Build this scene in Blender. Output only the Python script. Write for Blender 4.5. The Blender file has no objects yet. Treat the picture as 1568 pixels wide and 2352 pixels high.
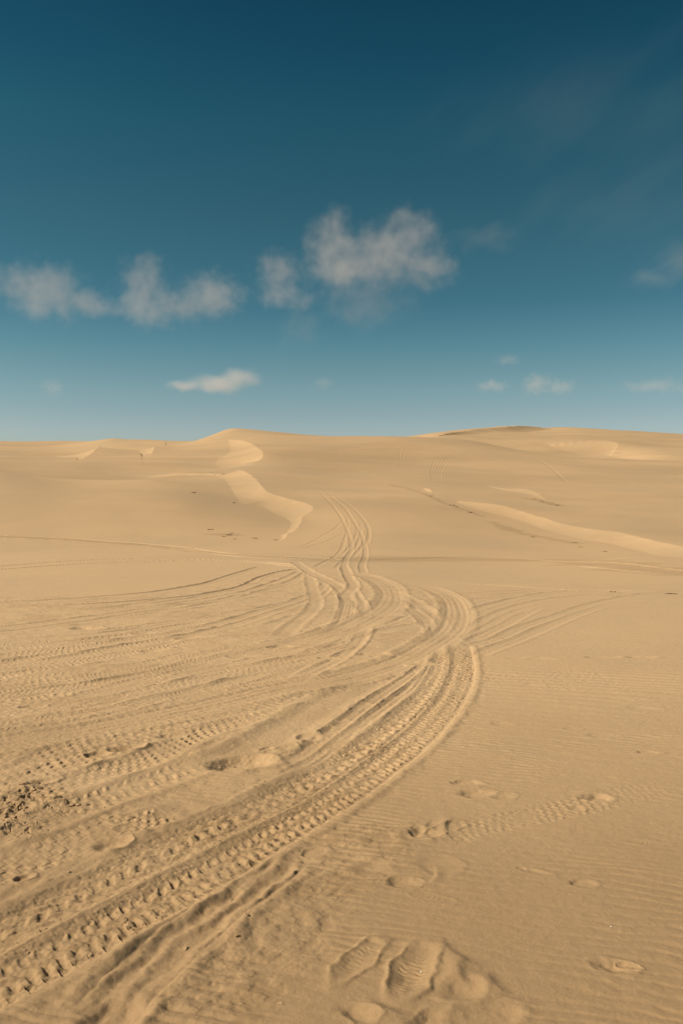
import bpy, bmesh, math, random
import numpy as np
from mathutils import Vector, noise

# ================================================================= camera, sky, sun, exposure
scene = bpy.context.scene
C = scene.collection
R = math.radians

cam_data = bpy.data.cameras.new("camera")
cam = bpy.data.objects.new("camera", cam_data)
C.objects.link(cam)
scene.camera = cam
cam_data.sensor_fit = 'VERTICAL'
cam_data.sensor_height = 36.0
cam_data.sensor_width = 24.0
cam_data.lens = 36.0*1829/2352
cam_data.clip_start = 0.05
cam_data.clip_end = 40000
cam.location = (0, 0, 1.6)
cam.rotation_euler = (R(90)-math.atan((1176-1110)/1829), 0, 0)

SUN_EL, SUN_AZ = 39.0, 262.0        # azimuth clockwise from +Y (the view direction): the sun is left and a little behind
sx = math.sin(R(SUN_AZ))*math.cos(R(SUN_EL)); sy = math.cos(R(SUN_AZ))*math.cos(R(SUN_EL)); sz = math.sin(R(SUN_EL))
sun_data = bpy.data.lights.new("sun", 'SUN')
sun_data.energy = 5.0
sun_data.angle = R(0.55)
sun_data.color = (1.0, 0.90, 0.76)
sun = bpy.data.objects.new("sun", sun_data)
sun.rotation_euler = Vector((sx, sy, sz)).to_track_quat('Z', 'Y').to_euler()
sun.location = (-40, -15, 30)
C.objects.link(sun)

scene.render.engine = 'CYCLES'
vs = scene.view_settings
vs.view_transform = 'Standard'; vs.look = 'None'; vs.gamma = 1; vs.use_curve_mapping = False
vs.exposure = 0.40
scene.cycles.volume_bounces = 1
scene.cycles.max_bounces = 5
scene.cycles.diffuse_bounces = 3
scene.cycles.volume_max_steps = 256

world = bpy.data.worlds.new("World")
scene.world = world
world.use_nodes = True
wt = world.node_tree; wt.nodes.clear()
def wn(t, **k):
    n = wt.nodes.new(t)
    for a, b in k.items(): setattr(n, a, b)
    return n
w_out = wn('ShaderNodeOutputWorld'); w_bg = wn('ShaderNodeBackground'); w_bg.inputs['Strength'].default_value = 0.10
w_sky = wn('ShaderNodeTexSky', sky_type='NISHITA', sun_disc=False, sun_elevation=R(SUN_EL), sun_rotation=R(SUN_AZ),
           altitude=0.0, air_density=1.0, dust_density=0.4, ozone_density=2.0)
w_tc = wn('ShaderNodeTexCoord'); w_sep = wn('ShaderNodeSeparateXYZ')
w_ramp = wn('ShaderNodeValToRGB')
w_mul = wn('ShaderNodeMix', data_type='RGBA', blend_type='MULTIPLY'); w_mul.inputs[0].default_value = 1
wt.links.new(w_tc.outputs['Generated'], w_sep.inputs[0])
wt.links.new(w_sep.outputs['Z'], w_ramp.inputs[0])
wt.links.new(w_sky.outputs[0], w_mul.inputs[6])
wt.links.new(w_ramp.outputs[0], w_mul.inputs[7])
wt.links.new(w_mul.outputs[2], w_bg.inputs['Color'])
wt.links.new(w_bg.outputs[0], w_out.inputs[0])
# how the deep teal of this dry sky departs from the model sky, by height above the horizon
SKY_TINT = [(0.0, (0.582, 0.5946, 0.6131)), (0.0652, (0.582, 0.5946, 0.6131)), (0.0868, (0.5226, 0.5643, 0.5551)), (0.1135, (0.4668, 0.5507, 0.5015)), (0.1659, (0.3202, 0.4877, 0.4333)), (0.2168, (0.1999, 0.3999, 0.3639)), (0.2658, (0.1733, 0.3755, 0.3309)), (0.3126, (0.1555, 0.3525, 0.3058)), (0.3571, (0.1265, 0.3336, 0.2928)), (0.3992, (0.1015, 0.3241, 0.283)), (0.4575, (0.0666, 0.2725, 0.2653)), (0.4932, (0.055, 0.2442, 0.2433)), (0.5101, (0.049, 0.2288, 0.2313))]
SKY_TINT = SKY_TINT+[(0.62, (.05, .23, .235)), (0.80, (.58, .60, .58))]  # brighter zenith, out of view, added as fill light on the sand
el = w_ramp.color_ramp.elements
while len(el) > 1: el.remove(el[-1])
for i, (p, c) in enumerate(SKY_TINT):
    e = el[0] if i == 0 else el.new(p)
    e.position = p; e.color = (c[0], c[1], c[2], 1)

# ---------------------------------------------------------------- terrain maths (pure numpy)
def vnoise(x, y, seed=0):
    """smooth value noise in -1..1 on any arrays of world coordinates"""
    r = np.random.RandomState(seed)
    tab = r.uniform(-1, 1, (256, 256)).astype(np.float32)
    xi = np.floor(x); yi = np.floor(y)
    fx = (x - xi).astype(np.float32); fy = (y - yi).astype(np.float32)
    ix = xi.astype(np.int32) & 255; iy = yi.astype(np.int32) & 255
    fx = fx*fx*fx*(fx*(fx*6-15)+10); fy = fy*fy*fy*(fy*(fy*6-15)+10)
    jx = (ix+1) & 255; jy = (iy+1) & 255
    a = tab[ix, iy]; b = tab[jx, iy]; c = tab[ix, jy]; d = tab[jx, jy]
    return (a*(1-fx)+b*fx)*(1-fy) + (c*(1-fx)+d*fx)*fy

def fbm(x, y, octaves=4, seed=0, gain=0.5):
    s = 0; amp = 1.0; tot = 0; c, n = 0.8, 0.6
    for o in range(octaves):
        s = s + amp*vnoise(x, y, seed+o*7)
        tot += amp; amp *= gain
        x, y = (c*x - n*y)*2.03 + 17.3, (n*x + c*y)*2.03 - 9.1
    return s/tot

def smooth(a, b, x):
    t = np.clip((x-a)/(b-a), 0, 1)
    return t*t*(3-2*t)

def catmull(pts, step=None, n=8):
    P = np.array(pts, float)
    P = np.vstack([2*P[0]-P[1], P, 2*P[-1]-P[-2]])
    out = []
    for i in range(1, len(P)-2):
        p0, p1, p2, p3 = P[i-1], P[i], P[i+1], P[i+2]
        for k in range(n):
            t = k/n
            out.append(.5*(2*p1+(p2-p0)*t+(2*p0-5*p1+4*p2-p3)*t*t+(3*p1-p0-3*p2+p3)*t**3))
    out.append(P[-2])
    return np.array(out)

def warp_uw(x, y):
    yy = np.maximum(y, -6.0)
    w = yy + 10.0
    u = x/w
    u = np.where(np.abs(u) > 1.1, np.sign(u)*(1.1+0.5*np.tanh((np.abs(u)-1.1)/0.5)), u)
    return u*2.2, np.log(w)

def tps_fit(C):
    C = np.array(C, float)
    u, s = warp_uw(C[:, 0], C[:, 1])
    w = np.maximum(C[:, 1], -6)+10.0
    f = C[:, 2]/w
    r2 = (u[:, None]-u[None])**2+(s[:, None]-s[None])**2
    K = r2*np.log(r2+1e-9) + np.eye(len(u))*1e-4
    Q = np.stack([np.ones_like(u), u, s], 1)
    A = np.zeros((len(u)+3,)*2); A[:len(u), :len(u)] = K; A[:len(u), len(u):] = Q; A[len(u):, :len(u)] = Q.T
    sol = np.linalg.solve(A, np.concatenate([f, [0, 0, 0]]))
    return u.astype(np.float32), s.astype(np.float32), sol.astype(np.float32)

def tps_eval(T, x, y):
    cu, cs, sol = T
    shp = np.shape(x)
    x = np.asarray(x, np.float32).ravel(); y = np.asarray(y, np.float32).ravel()
    out = np.empty_like(x)
    for i in range(0, len(x), 200000):
        xx, yy = x[i:i+200000], y[i:i+200000]
        u, s = warp_uw(xx, yy); u = u.astype(np.float32); s = s.astype(np.float32)
        acc = sol[-3]+sol[-2]*u+sol[-1]*s
        for k in range(len(cu)):
            r2 = (u-cu[k])**2+(s-cs[k])**2
            acc += sol[k]*(r2*np.log(r2+np.float32(1e-9)))
        out[i:i+200000] = acc*(np.maximum(yy, -6)+10)
    return out.reshape(shp)

def poly_dist(px, py, line, vals=None):
    """nearest distance, interpolated value, signed side (+ left of travel)"""
    best = np.full(px.shape, 1e9, np.float32); v = np.zeros(px.shape, np.float32); side = np.zeros(px.shape, np.float32)
    for i in range(len(line)-1):
        ax, ay = line[i][0], line[i][1]; bx, by = line[i+1][0], line[i+1][1]
        dx, dy = bx-ax, by-ay; L2 = dx*dx+dy*dy+1e-12
        t = np.clip(((px-ax)*dx+(py-ay)*dy)/L2, 0, 1)
        ex = px-ax-t*dx; ey = py-ay-t*dy
        d = np.sqrt(ex*ex+ey*ey)
        m = d < best
        best = np.where(m, d, best)
        if vals is not None: v = np.where(m, vals[i]+(vals[i+1]-vals[i])*t, v)
        side = np.where(m, dx*ey-dy*ex, side)
    return best, v, side

def in_poly(px, py, poly):
    ins = np.zeros(px.shape, bool); n = len(poly)
    for i in range(n):
        x1, y1 = poly[i][:2]; x2, y2 = poly[(i+1) % n][:2]
        if y1 == y2: continue
        c = ((y1 > py) != (y2 > py)) & (px < (x2-x1)*(py-y1)/(y2-y1)+x1)
        ins ^= c
    return ins

def slip_face(px, py, crest, foot, L):
    """height a dune with this brink line and foot line adds to the smooth terrain"""
    dc, _, _ = poly_dist(px, py, crest)
    hs = np.zeros(px.shape, np.float32); ws = hs+1e-12
    for (cx_, cy_, ch_) in crest:                 # brink height blended from all brink points, so it never jumps
        w_ = 1.0/((px-cx_)**2+(py-cy_)**2+.2*(L/14.0)**3)**2
        hs = hs+w_*ch_; ws = ws+w_
    h = hs/ws
    df, _, _ = poly_dist(px, py, foot)
    ins = in_poly(px, py, [c[:2] for c in crest]+[f[:2] for f in foot[::-1]])
    t = df/(df+dc+1e-6)
    q = dc/L
    wind = h*(np.exp(-q*q*1.2)-np.exp(-6.0))*np.clip(1-(dc-df)/0.35, 0, 1)
    t = .55*t+.45*t*t
    return np.where(ins, h*t, np.maximum(wind, 0)).astype(np.float32)

# ================================================================= surveyed positions, all in world metres
BASE_POINTS = [[-1.1,-5.0,-0.0],[-0.6,-5.0,-0.0],[-0.3,-5.0,-0.0],[0.0,-5.0,-0.0],[0.3,-5.0,-0.0],[0.6,-5.0,-0.0],[1.1,-5.0,-0.0],[-7.7,1.0,-0.045],[-4.2,1.0,-0.045],[-2.1,1.0,-0.045],[0.0,1.0,-0.045],[2.1,1.0,-0.045],[4.2,1.0,-0.045],[7.7,1.0,-0.045],[-9.9,3.0,-0.135],[-5.4,3.0,-0.135],[-2.7,3.0,-0.135],[0.0,3.0,-0.135],[2.7,3.0,-0.135],[5.4,3.0,-0.135],[9.9,3.0,-0.135],[-13.2,6.0,-0.27],[-7.2,6.0,-0.27],[-3.6,6.0,-0.27],[0.0,6.0,-0.27],[3.6,6.0,-0.27],[7.2,6.0,-0.27],[13.2,6.0,-0.27],[-17.6,10.0,-0.45],[-9.6,10.0,-0.45],[-4.8,10.0,-0.45],[0.0,10.0,-0.45],[4.8,10.0,-0.45],[9.6,10.0,-0.45],[17.6,10.0,-0.45],[-24.2,16.0,-0.72],[-13.2,16.0,-0.72],[-6.6,16.0,-0.72],[0.0,16.0,-0.72],[6.6,16.0,-0.72],[13.2,16.0,-0.72],[24.2,16.0,-0.72],[-33.0,24.0,-1.08],[-18.0,24.0,-1.08],[-9.0,24.0,-1.08],[0.0,24.0,-1.08],[9.0,24.0,-1.08],[18.0,24.0,-1.08],[33.0,24.0,-1.08],[-41.8,32.0,-1.44],[-22.8,32.0,-1.44],[-11.4,32.0,-1.44],[0.0,32.0,-1.44],[11.4,32.0,-1.44],[22.8,32.0,-1.44],[41.8,32.0,-1.44],[-36.385,48.0,-1.579],[-23.24,48.0,-1.579],[-16.668,48.0,-1.579],[-11.41,48.0,-1.579],[-5.889,48.0,-1.579],[-34.76,72.0,2.543],[-30.829,72.0,2.465],[-23.93,75.0,1.805],[-18.021,76.0,1.766],[-13.656,88.0,1.504],[-9.316,56.0,-0.85],[-24.87,58.0,0.015],[-16.941,58.0,-0.144],[-11.945,60.0,-0.04],[-56.676,75.0,3.032],[-124.602,165.0,7.898],[-79.596,165.0,7.359],[-70.594,165.0,7.269],[-55.298,165.0,6.28],[-43.589,165.0,6.37],[-49.232,115.0,3.608],[-38.556,115.0,3.608],[-27.257,115.0,3.169],[-32.843,170.0,7.163],[-39.401,92.0,2.203],[-31.87,95.0,1.704],[-24.805,100.0,1.709],[-85.568,200.0,8.472],[-67.014,200.0,8.472],[-49.551,200.0,8.472],[-256.604,340.0,20.129],[-173.565,360.0,19.848],[-149.656,350.0,19.341],[-119.296,345.0,18.9],[-99.716,330.0,17.609],[-84.085,285.0,16.666],[-77.147,270.0,16.755],[-72.733,270.0,16.461],[-68.083,275.0,16.586],[-57.991,260.0,15.486],[-46.446,255.0,15.219],[-202.585,420.0,17.631],[-156.751,420.0,17.631],[-89.799,340.0,13.652],[-63.742,330.0,14.196],[-75.811,230.0,9.502],[-56.781,215.0,9.572],[-44.002,210.0,9.387],[-38.154,238.0,15.088],[-36.157,236.0,15.616],[-34.167,233.0,16.451],[-31.844,230.0,16.885],[-27.838,228.0,16.752],[-19.847,222.0,15.75],[-11.018,215.0,14.603],[0.0,208.0,13.84],[10.626,203.0,13.325],[19.973,198.0,12.821],[26.024,194.0,12.278],[31.085,190.0,11.644],[38.722,182.0,9.538],[47.748,175.0,7.803],[55.668,170.0,6.978],[70.612,165.0,6.1],[114.958,160.0,5.092],[-34.204,280.0,16.554],[0.0,270.0,13.376],[25.241,250.0,9.781],[40.122,245.0,8.015],[64.163,235.0,5.447],[94.195,220.0,4.602],[-12.064,165.0,7.898],[0.0,150.0,6.509],[13.408,148.0,6.443],[24.148,140.0,5.571],[-9.146,125.0,3.987],[0.0,115.0,2.981],[9.973,110.0,2.801],[0.0,85.0,0.671],[0.0,62.0,-0.773],[0.0,45.0,-1.603],[7.531,83.0,0.693],[5.631,62.0,-0.773],[4.183,46.0,-1.674],[-2.667,58.0,-1.255],[-2.117,46.0,-1.674],[7.528,33.0,-1.655],[9.576,42.0,-1.966],[12.074,53.0,-1.736],[15.93,70.0,-0.696],[20.463,90.0,0.863],[27.262,120.0,3.237],[11.508,33.0,-1.611],[14.64,42.0,-1.966],[18.122,52.022,-1.883],[22.998,66.089,-0.922],[29.929,86.089,0.619],[41.683,120.0,2.981],[15.669,33.0,-1.564],[19.934,42.0,-1.966],[24.194,51.0,-2.03],[29.383,62.0,-1.113],[38.821,82.0,0.39],[56.762,120.0,2.714],[25.623,33.0,-1.655],[38.784,50.0,-1.958],[58.073,75.0,-0.039],[92.825,120.0,2.255],[32.64,315.0,18.081],[37.689,320.0,19.735],[48.585,335.0,21.496],[59.491,352.0,23.08],[70.977,372.0,25.311],[83.554,392.0,26.586],[80.13,420.0,29.055],[95.221,411.0,27.797],[118.278,434.0,30.914],[104.247,450.0,31.505],[128.079,470.0,34.367],[152.35,430.0,30.176],[183.79,430.0,28.073],[308.584,430.0,25.033],[64.061,330.0,19.943],[75.41,310.0,16.807],[104.087,300.0,14.684],[124.044,290.0,13.459],[-529.688,700.0,12.0],[-1135.046,1500.0,-5.0],[-2421.432,3200.0,-10.0],[-300.055,700.0,12.0],[-642.974,1500.0,-5.0],[-1371.679,3200.0,-10.0],[-146.966,700.0,12.0],[-314.926,1500.0,-5.0],[-671.843,3200.0,-10.0],[0.0,700.0,12.0],[0.0,1500.0,-5.0],[0.0,3200.0,-10.0],[120.94,700.0,12.0],[259.158,1500.0,-5.0],[552.87,3200.0,-10.0],[197.485,700.0,12.0],[423.182,1500.0,-5.0],[902.788,3200.0,-10.0],[300.055,700.0,12.0],[642.974,1500.0,-5.0],[1371.679,3200.0,-10.0],[541.935,700.0,12.0],[1161.29,1500.0,-5.0],[2477.419,3200.0,-10.0]]
SLIP_FACES = [[[[-27.62,195.53,0.05],[-25.84,191.32,0.28],[-24.07,187.1,0.51],[-22.4,182.5,0.72],[-20.91,177.75,0.9],[-19.53,172.62,1.07],[-18.12,166.05,1.24],[-16.5,156.53,1.48],[-14.85,145.58,1.73],[-13.57,136.66,1.89],[-12.87,131.35,1.9],[-12.55,128.08,1.81],[-12.41,125.63,1.69],[-12.41,123.74,1.52],[-12.6,122.68,1.32],[-12.92,122.02,1.15],[-13.43,121.81,1.02],[-14.08,122.0,0.93],[-14.66,122.1,0.82],[-15.1,121.92,0.72],[-15.47,121.65,0.61],[-15.83,121.3,0.48],[-16.17,120.86,0.35],[-16.49,120.34,0.2],[-16.82,119.83,0.05]],[[-27.77,195.09],[-26.6,188.82],[-25.44,182.56],[-24.46,176.51],[-23.77,170.82],[-23.26,165.35],[-22.86,159.89],[-22.63,154.3],[-22.5,148.73],[-22.22,143.33],[-21.65,137.98],[-20.92,132.81],[-20.2,128.44],[-19.5,125.12],[-18.81,122.6],[-18.21,120.82],[-17.75,119.98],[-17.38,119.87],[-17.0,119.77]],30],[[[-14.22,102.52,0.05],[-13.76,101.96,0.31],[-13.3,101.39,0.57],[-12.75,100.19,0.74],[-12.03,98.11,0.77],[-11.22,95.4,0.72],[-10.42,92.15,0.67],[-9.62,87.99,0.66],[-8.83,83.28,0.67],[-8.13,79.19,0.67],[-7.61,76.16,0.67],[-7.18,73.75,0.67],[-6.74,71.72,0.68],[-6.27,70.07,0.68],[-5.79,68.8,0.69],[-5.3,67.77,0.69],[-4.79,67.04,0.68],[-4.28,66.55,0.66],[-3.79,65.93,0.65],[-3.28,64.97,0.65],[-2.79,63.89,0.66],[-2.41,62.99,0.66],[-2.21,62.43,0.66],[-2.12,62.06,0.64],[-2.09,61.68,0.61],[-2.11,61.24,0.57],[-2.19,60.79,0.52],[-2.31,60.33,0.46],[-2.49,59.94,0.39],[-2.7,59.53,0.31],[-2.86,58.78,0.25],[-2.92,57.5,0.2],[-2.92,55.88,0.17],[-2.94,54.26,0.15],[-3.0,52.84,0.13],[-3.07,51.41,0.12],[-3.13,49.75,0.1],[-3.19,47.69,0.09],[-3.25,45.39,0.07],[-3.3,43.09,0.05]],[[-16.11,99.62],[-15.38,98.33],[-14.65,97.05],[-13.79,94.21],[-12.66,88.42],[-11.4,81.08],[-10.32,74.94],[-9.57,71.06],[-8.99,68.38],[-8.48,66.52],[-7.99,65.62],[-7.57,65.55],[-7.2,65.51],[-6.9,65.35],[-6.64,65.23],[-6.35,64.88],[-5.99,64.14],[-5.59,63.17],[-5.21,62.21],[-4.83,61.34],[-4.45,60.47],[-4.14,59.54],[-3.9,58.53],[-3.73,57.47],[-3.61,56.4],[-3.57,55.49],[-3.58,54.58],[-3.58,53.22],[-3.57,51.12],[-3.57,48.58],[-3.56,46.03]],14],[[[10.37,71.58,0.05],[11.0,71.03,0.14],[11.63,70.48,0.23],[12.21,69.78,0.3],[12.74,68.87,0.37],[13.22,67.81,0.42],[13.66,66.62,0.44],[14.09,65.29,0.42],[14.47,63.83,0.38],[14.82,62.27,0.34],[15.1,60.54,0.32],[15.33,58.7,0.31],[15.59,56.97,0.31],[15.91,55.43,0.33],[16.24,53.99,0.35],[16.57,52.65,0.38],[16.95,51.67,0.4],[17.32,50.79,0.42],[17.52,49.21,0.42],[17.53,46.51,0.4],[17.37,43.12,0.37],[16.94,39.44,0.32],[16.12,35.53,0.24],[15.03,31.33,0.14],[13.93,27.14,0.05]],[[10.33,71.29],[10.62,69.51],[10.9,67.72],[11.22,66.19],[11.62,65.11],[12.06,64.29],[12.48,63.38],[12.88,62.26],[13.26,61.06],[13.57,59.76],[13.77,58.34],[13.9,56.83],[14.07,55.26],[14.3,53.64],[14.57,51.97],[14.85,50.22],[15.28,48.61],[15.73,46.92],[15.86,44.53],[15.39,40.77],[14.6,36.32],[13.98,32.53],[13.76,30.11],[13.71,28.36],[13.66,26.61]],12],[[[16.62,92.16,0.04],[17.22,90.91,0.07],[17.82,89.66,0.1],[18.41,88.62,0.14],[19.0,88.01,0.2],[19.57,87.61,0.26],[20.02,87.0,0.29],[20.29,86.1,0.26],[20.43,84.99,0.2],[20.44,83.47,0.14],[20.27,81.31,0.1],[19.96,78.74,0.06],[19.66,76.16,0.02]],[[16.59,92.02],[17.19,89.85],[17.79,87.68],[18.32,85.95],[18.8,85.01],[19.23,84.52],[19.52,83.81],[19.62,82.62],[19.59,81.23],[19.56,79.84],[19.55,78.53],[19.53,77.22],[19.51,75.92]],12],[[[78.72,303.83,0.05],[81.97,303.39,0.68],[85.23,302.96,1.31],[88.33,302.15,1.89],[91.36,300.7,2.4],[94.24,298.87,2.85],[96.59,297.16,3.18],[98.27,295.84,3.39],[99.42,294.62,3.47],[100.1,293.22,3.44],[100.39,291.62,3.28],[100.2,289.83,3.0],[99.45,287.57,2.54],[97.9,284.59,1.82],[95.77,281.13,0.94],[93.65,277.67,0.05]],[[78.57,303.22],[79.7,299.3],[80.82,295.37],[82.12,291.67],[83.64,288.17],[85.34,284.89],[87.13,282.1],[89.05,280.05],[91.07,278.47],[93.09,276.9]],35],[[[-58.91,196.02,0.05],[-57.84,191.73,0.9],[-56.77,187.44,1.75],[-55.76,183.17,2.28],[-54.85,178.99,2.25],[-54.0,174.83,1.9],[-53.13,170.54,1.53],[-52.75,167.64,1.22],[-52.35,164.6,0.9],[-50.29,156.71,0.61],[-45.49,140.78,0.4],[-39.05,119.99,0.22],[-32.6,99.2,0.05]],[[-76.07,252.19],[-78.22,251.7],[-80.36,251.21],[-82.36,249.96],[-85.08,249.2],[-87.64,247.68],[-87.28,240.91],[-81.9,224.82],[-73.6,203.48],[-65.87,184.55],[-60.07,171.41],[-54.84,160.69],[-49.61,149.97]],25],[[[-49.98,227.99,0.05],[-49.77,224.88,0.71],[-49.56,221.77,1.38],[-48.64,215.38,1.74],[-46.77,204.48,1.58],[-44.19,190.29,1.13],[-40.83,173.26,0.72],[-36.42,152.57,0.47],[-31.22,129.03,0.26],[-26.02,105.5,0.05]],[[-57.38,260.45],[-57.82,255.2],[-58.25,249.95],[-58.56,244.57],[-59.29,240.64],[-59.9,236.59],[-58.6,227.55],[-54.16,210.24],[-47.83,187.94],[-41.49,165.64]],25],[[[8.43,83.35,0.04],[8.59,83.47,0.08],[8.76,83.59,0.12],[8.89,83.4,0.15],[8.97,82.65,0.16],[9.01,81.58,0.16],[9.04,80.66,0.14],[9.04,80.08,0.11],[9.02,79.64,0.08],[9.01,79.2,0.04]],[[8.38,83.3],[8.4,82.74],[8.43,82.17],[8.47,81.57],[8.53,80.83],[8.61,80.06],[8.69,79.47],[8.77,79.22],[8.86,79.17],[8.95,79.11]],8],[[[37.75,320.5,0.05],[40.67,325.2,0.36],[43.58,329.91,0.66],[46.89,336.0,0.91],[50.75,344.41,1.07],[54.99,354.2,1.18],[59.52,364.0,1.27],[64.32,373.41,1.31],[69.42,382.81,1.32],[74.78,392.0,1.5],[80.64,401.26,2.04],[86.77,410.3,2.74],[92.49,418.0,3.11],[97.69,424.11,2.91],[102.48,428.89,2.38],[106.42,432.0,1.8],[109.1,432.78,1.25],[110.93,431.89,0.65],[112.77,431.0,0.05]],[[37.69,320.0],[41.32,324.93],[44.95,329.85],[48.58,335.0],[52.2,340.41],[55.81,346.04],[59.49,352.0],[63.23,358.44],[67.04,365.22],[70.98,372.0],[75.08,378.74],[79.3,385.48],[83.55,392.0],[87.67,398.07],[91.81,403.93],[96.33,410.0],[101.47,416.52],[106.99,423.26],[112.51,430.0]],22]]
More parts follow.
